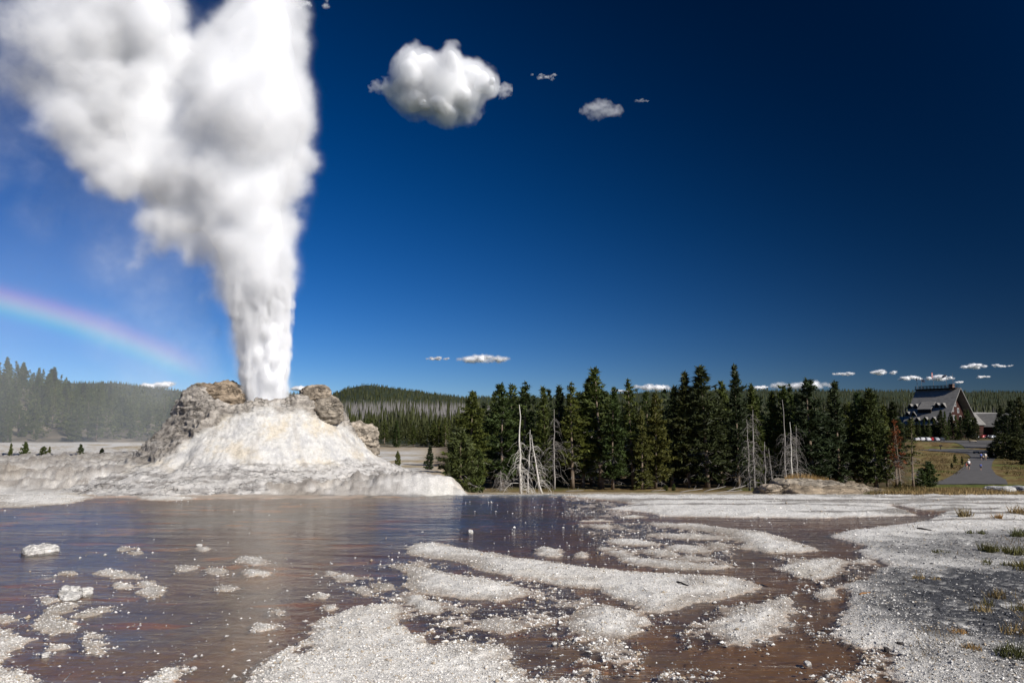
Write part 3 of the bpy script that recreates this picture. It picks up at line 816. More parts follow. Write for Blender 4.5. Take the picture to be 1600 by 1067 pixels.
# ------------------------------------------------------------------ steam
def grid_volume(name, dens, lo, hi, mat, parent=None, thresh=None, core_mat=None, core_name=None, core_field=None, **kw):
    """dens[ix, iy, iz]: a grid of vapour density, turned into a volume by geometry nodes (and, from core_field, a surface)"""
    nx, ny, nz = dens.shape
    me = bpy.data.meshes.new(name)
    n = nx * ny * nz
    me.vertices.add(n)
    attr(me, 'vapour', dens.transpose(2, 1, 0).ravel())
    if core_field is not None: attr(me, 'body', core_field.transpose(2, 1, 0).ravel())
    def tree(field, surface, mat):
        g = bpy.data.node_groups.new(name, 'GeometryNodeTree')
        g.interface.new_socket('Geometry', in_out='INPUT', socket_type='NodeSocketGeometry')
        g.interface.new_socket('Geometry', in_out='OUTPUT', socket_type='NodeSocketGeometry')
        N, L = g.nodes.new, g.links.new
        gi, go = N('NodeGroupInput'), N('NodeGroupOutput')
        ps = N('GeometryNodeInputPosition')
        def vm(op, a, b):
            x = N('ShaderNodeVectorMath'); x.operation = op
            for s_, v_ in ((0, a), (1, b)):
                if isinstance(v_, bpy.types.NodeSocket): L(v_, x.inputs[s_])
                elif v_ is not None: x.inputs[s_].default_value = v_
            return x
        step = [(hi[i] - lo[i]) / (s - 1) for i, s in enumerate((nx, ny, nz))]
        a = vm('SUBTRACT', ps.outputs[0], tuple(lo)).outputs[0]
        a = vm('DIVIDE', a, tuple(step)).outputs[0]
        a = vm('ADD', a, (0.5, 0.5, 0.5)).outputs[0]
        a = vm('FLOOR', a, None).outputs[0]
        d = vm('DOT_PRODUCT', a, (1.0, float(nx), float(nx * ny)))
        si = N('GeometryNodeSampleIndex'); si.data_type = 'FLOAT'; si.domain = 'POINT'; si.clamp = True
        na = N('GeometryNodeInputNamedAttribute'); na.data_type = 'FLOAT'; na.inputs['Name'].default_value = field
        L(gi.outputs[0], si.inputs['Geometry']); L(na.outputs['Attribute'], si.inputs['Value']); L(d.outputs['Value'], si.inputs['Index'])
        vc = N('GeometryNodeVolumeCube')
        vc.inputs['Background'].default_value = 0.0
        vc.inputs['Min'].default_value = tuple(lo); vc.inputs['Max'].default_value = tuple(hi)
        vc.inputs['Resolution X'].default_value = nx; vc.inputs['Resolution Y'].default_value = ny; vc.inputs['Resolution Z'].default_value = nz
        L(si.outputs['Value'], vc.inputs['Density'])
        last = vc.outputs[0]
        if surface:
            vt = N('GeometryNodeVolumeToMesh'); vt.inputs['Threshold'].default_value = thresh
            L(last, vt.inputs[0]); last = vt.outputs[0]
            sm = N('GeometryNodeSetShadeSmooth'); L(last, sm.inputs[0]); last = sm.outputs[0]
        st = N('GeometryNodeSetMaterial'); st.inputs['Material'].default_value = mat
        L(last, st.inputs[0]); L(st.outputs[0], go.inputs[0])
        return g
    me.materials.append(mat)
    o = link(name, me, parent, **kw)
    md = o.modifiers.new('vapour', 'NODES'); md.node_group = tree('vapour', False, mat)
    if core_field is not None and parent is None:
        me2 = me.copy(); me2.materials.clear(); me2.materials.append(core_mat)
        o.name = name + '_vapour'
        for k_ in ('label', 'category', 'group'):
            if k_ in o: del o[k_]
        o.location = (0, 0, 0)
        c = link(name, me2, None, **kw)
        md = c.modifiers.new('body', 'NODES'); md.node_group = tree('body', True, core_mat)
        o.parent = c
        return c
    if core_field is not None:
        me2 = me.copy(); me2.materials.clear(); me2.materials.append(core_mat)
        c = link(core_name, me2, parent if parent is not None else o)
        md = c.modifiers.new('body', 'NODES'); md.node_group = tree('body', True, core_mat)
    return o
def vapour_mat(name, density, aniso=0.0, col=(1, 1, 1), grain=0.0):
    k = NT(name)
    d = k.n('Attribute', attribute_name='density').outputs['Fac']
    if grain:      # fine ragged edges, smaller than the grid
        n = k.noise(grain, 4, 0.62, k.obj(), dist=0.5)
        e = k.math('MULTIPLY', k.math('SUBTRACT', n, 0.5), k.math('MULTIPLY', 2.6, k.math('SUBTRACT', 1.0, d)))
        d = k.math('MULTIPLY', d, k.math('MAXIMUM', 0.0, k.math('ADD', 1.0, k.math('MULTIPLY', e, 1.7))))
    v = k.n('VolumeScatter', {'Color': (*col, 1), 'Density': k.math('MULTIPLY', d, density), 'Anisotropy': aniso})
    return k.vol(v.outputs[0])
def core_mat(name, a=0.93, radius=1.0):
    k = NT(name)
    return k.surf(k.n('BsdfPrincipled', {'Base Color': (a, a, a, 1), 'Roughness': 1.0, 'Specular IOR Level': 0.0, 'Subsurface Weight': 1.0, 'Subsurface Radius': (1, 1, 1), 'Subsurface Scale': radius}).outputs[0])

class Fog:
    def __init__(s, lo, hi, vox, warp=0.5, wscale=0.6, seed=0.0):
        s.lo, s.hi = np.array(lo, float), np.array(hi, float)
        s.n = np.maximum(8, np.round((s.hi - s.lo) / vox).astype(int) + 1)
        ax = [np.linspace(s.lo[i], s.hi[i], s.n[i]).astype(np.float32) for i in range(3)]
        s.ax = ax
        s.X, s.Y, s.Z = np.meshgrid(*ax, indexing='ij')
        sc = wscale
        a = (s.X * sc + seed, s.Y * sc, s.Z * sc)
        s.wx = warp * fbm(a[0], a[1], a[2], 3); s.wy = warp * fbm(a[0] + 40, a[1], a[2], 3); s.wz = warp * fbm(a[0], a[1] + 70, a[2], 3)
        s.f = np.zeros(tuple(s.n), np.float32)
        s.warp = warp * 1.6
    def ball(s, c, r, w=1.0, sq=(1, 1, 1), into=None):
        F_ = s.f if into is None else into
        sl = []
        for i in range(3):
            a = np.searchsorted(s.ax[i], c[i] - r * sq[i] - s.warp); b = np.searchsorted(s.ax[i], c[i] + r * sq[i] + s.warp)
            if b <= a: return
            sl.append(slice(a, b))
        sl = tuple(sl)
        d = np.sqrt(((s.X[sl] + s.wx[sl] - c[0]) / sq[0]) ** 2 + ((s.Y[sl] + s.wy[sl] - c[1]) / sq[1]) ** 2 + ((s.Z[sl] + s.wz[sl] - c[2]) / sq[2]) ** 2) / r
        np.maximum(F_[sl], (w * (1 - d)).astype(np.float32), out=F_[sl])

plume = thing('steam_plume', 'tall white steam column erupting from the sinter cone and drifting left', 'steam plume', (GX, GY, 3.0))
DJ = 30.5
pxm = F / DJ
fog = Fog((-30, GY - 7.5, 2.3), (GX + 4.4, GY + 7.5, 22.6), 0.14, warp=0.50, wscale=0.55)
veil = np.zeros_like(fog.f)
RB = random.Random(5)
def fb(u, v, rp, dy=0.0, w=1.0, into=None, sq=(1, 1, 1)):
    p = P(u, v, DJ + dy)
    fog.ball((p.x, p.y, p.z), rp / pxm, w, sq, into)
# jet and column: left edge, right edge by height
cv = [632, 600, 560, 520, 480, 440, 400, 360, 330, 300, 260, 220, 180, 140, 100, 60, 20, -30]
cl = [384, 374, 366, 357, 346, 336, 320, 306, 296, 288, 280, 270, 258, 262, 285, 318, 345, 360]
cr = [446, 447, 450, 452, 455, 459, 461, 464, 468, 478, 484, 488, 494, 492, 482, 472, 466, 466]
for v in np.arange(-20, 640, 7.0):
    a, b = np.interp(v, cv[::-1], cl[::-1]), np.interp(v, cv[::-1], cr[::-1])
    hw = (b - a) / 2; m = (a + b) / 2
    fb(m, v, hw * 0.95, 0, 1.0)
    nb = 1 if v > 480 else 3
    for _ in range(nb):
        g = RB.uniform(0, 2 * math.pi); r = hw * RB.uniform(0.20, 0.46)
        k_ = max(0.0, hw - r * RB.uniform(0.55, 1.05))
        fb(m + k_ * math.cos(g), v + RB.uniform(-8, 8), r, k_ * math.sin(g) / pxm, 0.9)
# the cloud that drifts off to the left
LOBE = [(330, 300, 62), (290, 260, 72), (240, 215, 88), (190, 170, 95), (140, 130, 95), (100, 90, 90), (60, 50, 85), (150, 60, 88), (210, 80, 85), (260, 120, 85), (290, 90, 55), (215, 30, 70), (130, 5, 80), (240, 12, 60), (250, 300, 55), (190, 265, 52), (140, 230, 55), (95, 190, 60), (235, 345, 34), (280, 350, 48), (300, 390, 30), (262, 375, 30), (40, 130, 60), (380, 60, 62), (400, 110, 75), (420, 40, 55), (440, 90, 48), (400, 15, 48), (460, 150, 40), (478, 190, 30), (470, 250, 28), (340, 130, 70), (330, 190, 80)]
for (u, v, r) in LOBE:
    dy = RB.uniform(-0.8, 0.8)
    fb(u, v, r, dy, 1.0)
    for _ in range(5):
        g = RB.uniform(0, 2 * math.pi); e = RB.uniform(-0.9, 0.9); q_ = r * RB.uniform(0.3, 0.55); k_ = r * RB.uniform(0.6, 0.95)
        ce = math.sqrt(1 - e * e)
        fb(u + k_ * math.cos(g) * ce, v + k_ * e, q_, dy + k_ * math.sin(g) * ce / pxm, 0.85)
WISP = [(232, 400, 24), (215, 408, 16), (205, 418, 11), (255, 385, 26), (150, 285, 20), (470, 330, 16), (478, 345, 10), (460, 300, 24), (335, 470, 20), (340, 520, 16), (350, 560, 12), (330, 430, 24)]
for (u, v, r) in WISP: fb(u, v, r, RB.uniform(-.6, .6), 0.55)
# thin drifting mist
VEIL = [(0, 60, 130), (10, 180, 90), (-60, 120, 150), (60, 240, 80), (-40, 260, 70), (120, 300, 80), (200, 330, 95), (270, 400, 90), (300, 480, 80), (310, 560, 70), (250, 470, 90), (180, 400, 90), (60, 340, 60), (300, 30, 60), (240, 580, 80), (160, 520, 70), (320, 620, 50), (30, 10, 90), (90, 0, 90), (300, 20, 55)]
for (u, v, r) in VEIL: fb(u, v, r, RB.uniform(-1, 1.5), 1.0, veil, (1, 0.8, 1))
n_hi = fbm(fog.X * 1.5, fog.Y * 1.5, fog.Z * 1.5, 4)
n_lo = fbm(fog.X * 0.35 + 9, fog.Y * 0.35, fog.Z * 0.35, 3)
def blur(A, n):
    for _ in range(n):
        for ax in range(3):
            B = A.copy()
            a = [slice(None)] * 3; b = [slice(None)] * 3
            a[ax] = slice(1, None); b[ax] = slice(None, -1)
            B[tuple(a)] += A[tuple(b)]; B[tuple(b)] += A[tuple(a)]
            A = B / 3
    return A
soft = blur(fog.f, 4)
jet = sstep(10.5, 6.0, fog.Z)
n_jet = fbm(fog.X * 2.2, fog.Y * 2.2, fog.Z * 0.45, 3)
f = soft + (0.13 * n_hi * (1 - 0.7 * jet) + 0.10 * jet * n_jet) * sstep(0.0, 0.12, soft)
loose = sstep(GX - 6.5, GX - 11.0, fog.X)                    # the left end has thinned out
dens = sstep(0.0, 0.50 + 0.2 * loose, f) ** 1.3 * (1 - 0.70 * loose)
vd = sstep(0.0, 0.9, veil) * (0.55 + 0.55 * n_lo + 0.3 * n_hi)
vd = np.clip(vd, 0, 1) * 0.055
low_thin = sstep(8.0, 5.0, fog.Z) * sstep(GX - 1.5, GX - 2.5, fog.X)
dens = np.clip(dens, 0, 1) + vd
dens = dens.astype(np.float32)
for ax_ in range(3):
    sl0 = [slice(None)] * 3; sl0[ax_] = 0; dens[tuple(sl0)] = 0
    sl0[ax_] = -1; dens[tuple(sl0)] = 0
body = blur(np.clip(fog.f, 0, 2) * (1 - sstep(GX - 5.0, GX - 9.0, fog.X)).astype(np.float32), 20) + 0.02 * n_hi
off = np.array([GX, GY, 3.0])
grid_volume('drifting_vapour', dens, fog.lo - off, fog.hi - off, vapour_mat('vapour', 1.7, -0.28, grain=2.6), plume,
            thresh=0.40, core_mat=core_mat('steam_body', 0.995, 1.8), core_name='steam_core', core_field=body.astype(np.float32))
print('steam grid', dens.shape)
del fog, f, n_hi, n_lo, veil, vd
# the dense jet of water and spray straight above the vent
jf = Fog((GX - 2.7, GY - 2.0, 2.5), (GX + 1.9, GY + 2.0, 10.6), 0.062, warp=0.10, wscale=2.2)
jr = random.Random(12)
for v in np.arange(338, 650, 3.0):
    a, b = np.interp(v, cv[::-1], cl[::-1]), np.interp(v, cv[::-1], cr[::-1])
    hw = (b - a) / 2 * np.interp(v, [338, 480, 640], [0.62, 0.84, 0.98]); mid = (a + b) / 2 + np.interp(v, [338, 520, 640], [14, 6, 0])
    p = P(mid, v, DJ)
    jf.ball((p.x, p.y, p.z), hw / pxm * 1.22, 1.0)
    for _ in range(2):
        g = jr.uniform(0, 6.28); r = hw * jr.uniform(0.25, 0.45)
        p = P(mid + (hw - 0.5 * r) * math.cos(g), v, DJ + (hw - 0.5 * r) * math.sin(g) / pxm)
        jf.ball((p.x, p.y, p.z), r / pxm, 0.8, (1, 1, 1.9))
nj = fbm(jf.X * 4.2, jf.Y * 4.2, jf.Z * 0.62, 4); nk = fbm(jf.X * 3.0, jf.Y * 3.0, jf.Z * 2.2, 3)
fj = jf.f + (0.20 * nj + 0.10 * nk * sstep(4, 9, jf.Z)) * sstep(0.0, 0.12, jf.f)
dj = sstep(0.12, 0.42, fj) * sstep(10.4, 6.0, jf.Z)
for ax_ in range(3):
    sl0 = [slice(None)] * 3; sl0[ax_] = 0; dj[tuple(sl0)] = 0; sl0[ax_] = -1; dj[tuple(sl0)] = 0
bj = (blur(jf.f, 8) + 0.07 * nj) * sstep(9.0, 5.5, jf.Z)
grid_volume('jet_spray', dj.astype(np.float32), jf.lo - off, jf.hi - off, vapour_mat('jet_spray', 5.5, -0.2), plume,
            thresh=0.40, core_mat=core_mat('jet_body', 0.97, 0.35), core_name='water_jet', core_field=bj.astype(np.float32))
del jf, nj, nk, fj

# ------------------------------------------------------------------ trees
def needle_mat(name, col, rnd=0.35):
    k = NT(name)
    v = k.n('Attribute', attribute_name='tone').outputs['Fac']
    r = k.n('ObjectInfo').outputs['Random']
    f = k.math('MULTIPLY', v, k.math('ADD', 1.0 - rnd / 2, k.math('MULTIPLY', r, rnd)))
    warm = k.mix(r, col, (col[0] * 1.45, col[1] * 1.08, col[2] * 0.8))
    c = k.n('VectorMath', {0: warm}, operation='SCALE'); k.t.links.new(f, c.inputs['Scale'])
    d = k.n('BsdfPrincipled', {'Base Color': c.outputs[0], 'Roughness': 0.6, 'Specular IOR Level': 0.25}).outputs[0]
    t = k.n('BsdfTranslucent', {'Color': c.outputs[0]}).outputs[0]
    return k.surf(k.n('MixShader', {0: 0.18, 1: d, 2: t}).outputs[0])
M_needle = needle_mat('pine_needles', (0.060, 0.088, 0.023))
M_needle2 = needle_mat('young_needles', (0.060, 0.080, 0.024))
M_needle_d = needle_mat('dark_needles', (0.035, 0.051, 0.019))
M_needle_r = needle_mat('dying_needles', (0.15, 0.065, 0.03))
M_bark = simple_mat('pine_bark', (0.19, 0.145, 0.105), 0.9, 0.4, 4.0, 0.5, 14)
M_grey = simple_mat('dead_wood', (0.30, 0.275, 0.25), 0.9, 0.3, 4.0, 0.4, 14)
M_greyd = simple_mat('burnt_wood', (0.165, 0.155, 0.15), 0.9, 0.3, 4.0)
M_bleach = simple_mat('bleached_wood', (0.54, 0.51, 0.455), 0.85, 0.2, 5.0, 0.4, 14)

def spikes(rr, C, dirs, length, width, tone):
    """tufts: at each point C a thin triangle along dirs"""
    n = len(C)
    side = np.cross(dirs, rr.normal(size=(n, 3))); side /= np.linalg.norm(side, axis=1)[:, None] + 1e-9
    L = length * rr.uniform(0.6, 1.3, n)[:, None]; Wd = width * rr.uniform(0.7, 1.3, n)[:, None]
    a = C - dirs * L * 0.25
    V = np.stack([a + side * Wd, a - side * Wd, C + dirs * L], 1).reshape(-1, 3)
    return V, np.arange(3 * n).reshape(-1, 3), np.repeat(tone, 3)
def make_pine(seed, H=15.0, rmax=2.3, clear=0.16, shape=0.9, dens=1.0, levels=34, gap=0.12, droop=0.25, twin=False, spk=(0.42, 0.085), per=6):
    rr = np.random.default_rng(seed)
    C, Dr, T = [], [], []
    tr, dead = MB(), MB()
    lean = rr.uniform(-0.25, 0.25, 2)
    def axis(z):
        s = z / H
        return np.array([lean[0] * s + 0.10 * math.sin(3.1 * s + seed), lean[1] * s + 0.10 * math.cos(2.3 * s + seed), z])
    zs = np.linspace(0, H * 0.985, 9)
    tr.tube([axis(z) for z in zs], [0.19 * (1 - 0.93 * z / H) * (1.25 if z == 0 else 1) for z in zs], 7)
    tops = [(0.0, H)] if not twin else [(0.0, H), (1.1, H * 0.93)]
    z0 = clear * H
    lv = np.linspace(z0, H * 0.97, levels)
    side_bias = rr.uniform(0, 2 * np.pi)
    for z in lv:
        s = (z - z0) / (H - z0)
        prof = min(1.0, (0.55 + 1.6 * s)) * (1 - s) ** shape
        Rz = rmax * prof + 0.14
        nb = int(max(3, round(rr.uniform(4.0, 6.5) * dens)))
        for b in range(nb):
            if rr.uniform() < gap: continue
            az = rr.uniform(0, 2 * np.pi)
            Lb = Rz * rr.uniform(0.55, 1.15) * (1 + 0.22 * math.cos(az - side_bias))
            if rr.uniform() < 0.06: Lb *= 1.3
            up = -droop * (1 - s) + 0.55 * s + rr.normal() * 0.10
            dv = np.array([math.cos(az), math.sin(az), up])
            o = axis(z + rr.uniform(-0.2, 0.2))
            m = max(2, int(Lb / 0.20 * dens))
            fr = rr.uniform(0.22 if s < 0.75 else 0.05, 1.0, m) ** 0.75
            curve = 0.22 * fr ** 2 * Lb
            p = o + dv * (fr * Lb)[:, None]
            p[:, 2] += curve * 0.5
            wid = 0.20 * Lb * (1 - 0.55 * fr) + 0.06
            perp = np.array([-math.sin(az), math.cos(az), 0])
            p += perp * (rr.normal(size=m) * wid)[:, None] * 0.8
            p[:, 2] += rr.normal(size=m) * 0.10
            tone0 = rr.uniform(0.75, 1.25)
            for q_ in range(per):
                d_ = dv * 0.55 + rr.normal(size=(m, 3)) * 0.55 + np.array([0, 0, 0.35])
                d_ /= np.linalg.norm(d_, axis=1)[:, None]
                C.append(p + rr.normal(size=(m, 3)) * 0.07); Dr.append(d_); T.append(tone0 * rr.uniform(0.75, 1.3, m))
    # leader
    m = 14
    z = rr.uniform(H * 0.93, H * 1.0, m)
    C.append(np.array([axis(q) for q in z])); d_ = rr.normal(size=(m, 3)) * 0.4 + np.array([0, 0, 1.0]); Dr.append(d_ / np.linalg.norm(d_, axis=1)[:, None]); T.append(np.ones(m))
    V, Fc, tn = spikes(rr, np.concatenate(C), np.concatenate(Dr), spk[0], spk[1], np.concatenate(T))
    crown = mesh_np('crown', V, Fc)
    attr(crown, 'tone', tn)
    for _ in range(int(26 * (clear + 0.15) / 0.3)):
        z = rr.uniform(0.06 * H, (clear + 0.22) * H); az = rr.uniform(0, 2 * np.pi); L = rmax * rr.uniform(0.35, 0.85)
        o = axis(z); e = o + np.array([math.cos(az) * L, math.sin(az) * L, -0.22 * L + rr.normal() * 0.15])
        mid = (o + e) / 2 + np.array([0, 0, 0.12 * L])
        dead.tube([o, mid, e], [0.030, 0.02, 0.008], 3, False)
        for _k in range(3):
            f_ = rr.uniform(0.3, 0.95); b_ = o + (e - o) * f_
            dead.tube([b_, b_ + np.array([rr.normal() * 0.3, rr.normal() * 0.3, -0.25])], [0.014, 0.005], 3, False)
    return dict(H=H, trunk=tr.mesh('trunk', True), crown=crown, dead=dead.mesh('dead_branches'))
PINES = {
    'full': [make_pine(1, rmax=2.5, clear=0.08, shape=0.80, dens=1.15, levels=38, gap=0.06), make_pine(2, rmax=2.3, clear=0.12, shape=0.75, dens=1.1, levels=38), make_pine(3, rmax=2.1, clear=0.14, shape=0.95, dens=1.1, levels=38)],
    'ragged': [make_pine(4, rmax=1.6, clear=0.28, shape=0.7, dens=0.85, levels=32, gap=0.22), make_pine(5, rmax=1.8, clear=0.22, shape=0.8, dens=0.85, levels=32, gap=0.2), make_pine(6, rmax=1.45, clear=0.34, shape=0.6, dens=0.9, levels=30, gap=0.2)],
    'spire': [make_pine(7, rmax=1.9, clear=0.05, shape=1.15, dens=1.0, levels=42, gap=0.1, droop=0.45), make_pine(8, rmax=1.6, clear=0.1, shape=1.1, dens=1.0, levels=40, gap=0.12, droop=0.4)],
    'bush': [make_pine(9, H=6.0, rmax=2.2, clear=0.02, shape=0.62, dens=1.2, levels=20, gap=0.05, spk=(0.36, 0.08)), make_pine(10, H=6.0, rmax=1.7, clear=0.02, shape=0.8, dens=1.2, levels=20, gap=0.05, spk=(0.36, 0.08))],
    'thin': [make_pine(12, rmax=1.9, clear=0.30, shape=0.75, dens=0.42, levels=26, gap=0.35), make_pine(13, rmax=1.7, clear=0.36, shape=0.7, dens=0.4, levels=26, gap=0.35)],
}
MATS = {'green': M_needle, 'young': M_needle2, 'dark': M_needle_d, 'red': M_needle_r}
_var = {}
def pine_proto(kind, i, mat):
    """one built tree of each kind and colour; the others are copies of it"""
    key = (kind, i % len(PINES[kind]), mat)
    return key
def place_pine(key, loc, h, width, label, group, parts=True, name='pine_tree', cat='pine tree', rz=None):
    kind, i, mat = key
    p = PINES[kind][i]
    s = h / p['H']
    rz = R.uniform(0, 6.28) if rz is None else rz
    ck = (kind, i, mat)
    if ck not in _var:
        cm = p['crown'].copy(); cm.materials.clear(); cm.materials.append(MATS[mat])
        tm, dm = p['trunk'], p['dead']
        if not tm.materials: tm.materials.append(M_bark)
        if not dm.materials: dm.materials.append(M_grey)
        root = thing(name, label, cat, group=group)
        link('trunk', tm, root); link('crown', cm, root); link('dead_branches', dm, root)
        remember(root)
        _var[ck] = root
        r = root
    else:
        r = copy_thing(_var[ck], loc, label=label, group=group)
    r.name = name
    if ck in _var and r is _var[ck]: KIDS[r.name] = [c for c in COL.objects if c.parent == r]
    r.location = loc; r.rotation_euler = (R.gauss(0, 0.02), R.gauss(0, 0.02), rz); r.scale = (s * width * R.uniform(0.85, 1.18), s * width * R.uniform(0.85, 1.18), s)
    r['category'] = cat
    return r
def spot(u, D):
    x = (u - 800.0) / F * D * 1.0
    # the camera looks up a little: correct the bearing for the pitch
    for _ in range(3):
        z = float(base_z(np.array([x]), np.array([D]))[0])
        depth = D * cp + (z - CAMH) * sp
        x = (u - 800.0) / F * depth
    if D < 66: z = gz(x, D)
    return Vector((x, D, z))
def height_to(v, loc):
    return CAMH + (HV - v) / F * loc.y - loc.z
GR1 = 'tall pines along the front of the grove'
FRONT = [
    (737, 612, 86, 'full', 0, 'green', 1.25, 'broad bushy pine at the grove corner nearest the geyser terrace'),
    (786, 599, 88, 'full', 1, 'green', 1.05, 'full pine with a blunt top, right of the broad corner pine'),
    (797, 601, 92, 'ragged', 0, 'green', 1.0, 'thin pine with its tip joined to the blunt topped pine'),
    (818, 597, 90, 'ragged', 1, 'green', 1.1, 'ragged pine with a round tuft top, straight above the tall bleached snag'),
    (850, 604, 88, 'spire', 1, 'green', 1.05, 'slim pine just right of the bleached dead trees'),
    (873, 603, 92, 'spire', 0, 'dark', 1.0, 'dark slender pine between the bleached snags and the double topped pine'),
    (893, 598, 87, 'ragged', 1, 'green', 1.05, 'pine with greyish bare lower half left of the double topped pine'),
    (909, 592, 89, 'full', 2, 'green', 0.95, 'dense pine with a thin leader tight beside the tallest left pine'),
    (938, 575, 88, 'ragged', 0, 'green', 1.25, 'tallest pine of the grove half near the geyser, plume-like crown'),
    (926, 588, 92, 'ragged', 2, 'green', 1.1, 'second crown leaning against the tallest left pine'),
    (957, 606, 86, 'full', 2, 'green', 0.9, 'short full pine just right of the tallest left pine'),
    (989, 592, 88, 'ragged', 1, 'green', 1.0, 'lone topped pine rising in front of a white cloud bank'),
    (1003, 640, 86, 'spire', 0, 'young', 1.0, 'shorter light green pine under the cloud bank'),
    (1024, 614, 87, 'full', 1, 'young', 1.0, 'olive green pine right of the cloud bank with pale trunk showing'),
    (1052, 603, 90, 'spire', 1, 'dark', 1.0, 'slender dark pine left of the big black-green pair'),
    (1078, 582, 89, 'full', 2, 'dark', 1.05, 'left half of the big black-green pair of pines'),
    (1104, 572, 88, 'full', 0, 'dark', 1.05, 'big black-green pine with heavy top, highest of its pair'),
    (1128, 596, 92, 'ragged', 2, 'green', 1.0, 'thin pine filling the gap beside the big black-green pair'),
    (1153, 571, 88, 'full', 2, 'dark', 0.82, 'tall pointed pine with a sharp conical tip in mid grove'),
    (1176, 601, 90, 'spire', 0, 'green', 1.0, 'pine behind the leafless grey trees, right of the sharp conical pine'),
    (1196, 618, 92, 'ragged', 0, 'green', 1.0, 'low narrow pine between leafless grey trees'),
    (1212, 612, 91, 'spire', 1, 'green', 0.9, 'narrow green pine left of the bleached broken snag'),
    (1229, 602, 90, 'ragged', 2, 'green', 1.0, 'pine whose top stands directly over the broken bleached snag'),
    (1240, 600, 93, 'ragged', 1, 'green', 0.9, 'thin crowned pine touching the wide dark pine'),
    (1268, 592, 88, 'full', 1, 'dark', 1.25, 'wide dark pine with a flat bushy head behind the grassy rock mound'),
    (1310, 595, 89, 'spire', 0, 'dark', 1.05, 'spire shaped fir with layered drooping branches, stands alone'),
    (1296, 640, 91, 'full', 2, 'dark', 1.0, 'shorter dark pine between the wide head pine and the spire fir'),
    (1335, 628, 92, 'ragged', 1, 'green', 1.0, 'thin green pine right of the spire fir'),
    (1352, 622, 91, 'full', 2, 'green', 0.9, 'pine with pale trunk left of the last broad pine'),
    (1370, 606, 88, 'full', 0, 'young', 1.0, 'last broad tall pine at the road end of the grove'),
    (1387, 633, 90, 'full', 1, 'green', 0.85, 'shorter pine leaning on the last broad tall pine'),
    (1408, 656, 86, 'thin', 0, 'red', 1.25, 'dying pine with rust brown needles by the meadow'),
    (1402, 668, 88, 'thin', 1, 'red', 1.2, 'second rusty half dead pine touching the first'),
    (1427, 655, 86, 'thin', 1, 'young', 1.3, 'sparse green pine with pale double trunk at the meadow edge'),
]
for (u, v, D, kind, i, mat, w, lab) in FRONT:
    l = spot(u, D); place_pine((kind, i, mat), l, height_to(v, l), w * (1.0 if kind == 'thin' else 1.32), lab, GR1)
BUSH = [
    (722, 672, 62, 'bush', 0, 'young', 0.95, 'low rounded pine on the terrace shore, in front of the grove corner'),
    (745, 705, 64, 'bush', 1, 'green', 0.9, 'small dense pine at the water edge beside the terrace tip'),
    (700, 716, 60, 'bush', 1, 'dark', 0.8, 'dark shrub sized pine right behind the terrace tip'),
    (622, 705, 62, 'bush', 0, 'young', 0.52, 'small round green pine alone behind the terrace'),
    (672, 697, 72, 'bush', 1, 'dark', 1.0, 'black-green small pine between the round pine and the grove'),
    (1455, 721, 90, 'bush', 0, 'green', 1.25, 'wide dark green bush at the corner of meadow and path'),
    (1440, 732, 88, 'bush', 0, 'green', 1.2, 'low green bush under the sparse double trunk pine'),
    (1052, 754, 84, 'bush', 1, 'green', 1.6, 'knee high pine seedling in front of the black-green pair'),
    (1041, 756, 83, 'bush', 0, 'green', 1.6, 'tiny spreading seedling left of the knee high one'),
    (1330, 746, 86, 'bush', 0, 'green', 1.6, 'low seedling behind the right end of the rock mound'),
    (1406, 750, 86, 'bush', 1, 'young', 1.5, 'little seedling at the foot of the dying pines'),
    (1504, 712, 150, 'bush', 1, 'dark', 0.6, 'dark sapling with bare thin trunk on the left path edge'),
    (1492, 709, 160, 'bush', 0, 'green', 0.8, 'small round bush in the green meadow left of the path'),
    (1487, 722, 134, 'bush', 0, 'dark', 1.0, 'low dark bush on the meadow slope beside the path'),
    (38, 691, 37, 'bush', 0, 'green', 0.75, 'largest of the small pines on the left sinter field'),
    (15, 693, 38, 'bush', 1, 'green', 0.6, 'slim pale small pine at the picture edge of the sinter field'),
    (75, 703, 37, 'bush', 1, 'green', 0.9, 'twin tipped shrub pine on the left sinter field'),
    (66, 709, 37, 'bush', 0, 'green', 1.2, 'low spreading shrub left of the twin tipped shrub pine'),
    (125, 708, 37, 'bush', 1, 'green', 1.2, 'tiny lone shrub in the middle of the left sinter field'),
    (158, 700, 39, 'bush', 0, 'green', 0.9, 'small grey-green shrub near the foot of the cone'),
]
for (u, v, D, kind, i, mat, w, lab) in BUSH:
    l = spot(u, D)
    place_pine((kind, i, mat), l, max(0.5, height_to(v, l)), w, lab, None, name='shrub_pine', cat='shrub')
# inside the grove, behind its front row
RT = random.Random(3)
GL2 = 'dark pine standing deep in the shade behind the front row of the grove'
for k_ in range(58):
    u = 735 + k_ * 11.6 + RT.uniform(-7, 7); D = RT.uniform(97, 140)
    l = spot(u, D)
    v = RT.uniform(612, 652)
    key = RT.choice([('full', 0, 'dark'), ('full', 1, 'green'), ('full', 2, 'green'), ('ragged', 0, 'green'), ('spire', 0, 'green'), ('ragged', 1, 'dark')])
    place_pine(key, l, height_to(v, l), RT.uniform(1.2, 1.6), GL2, 'pines inside the grove')

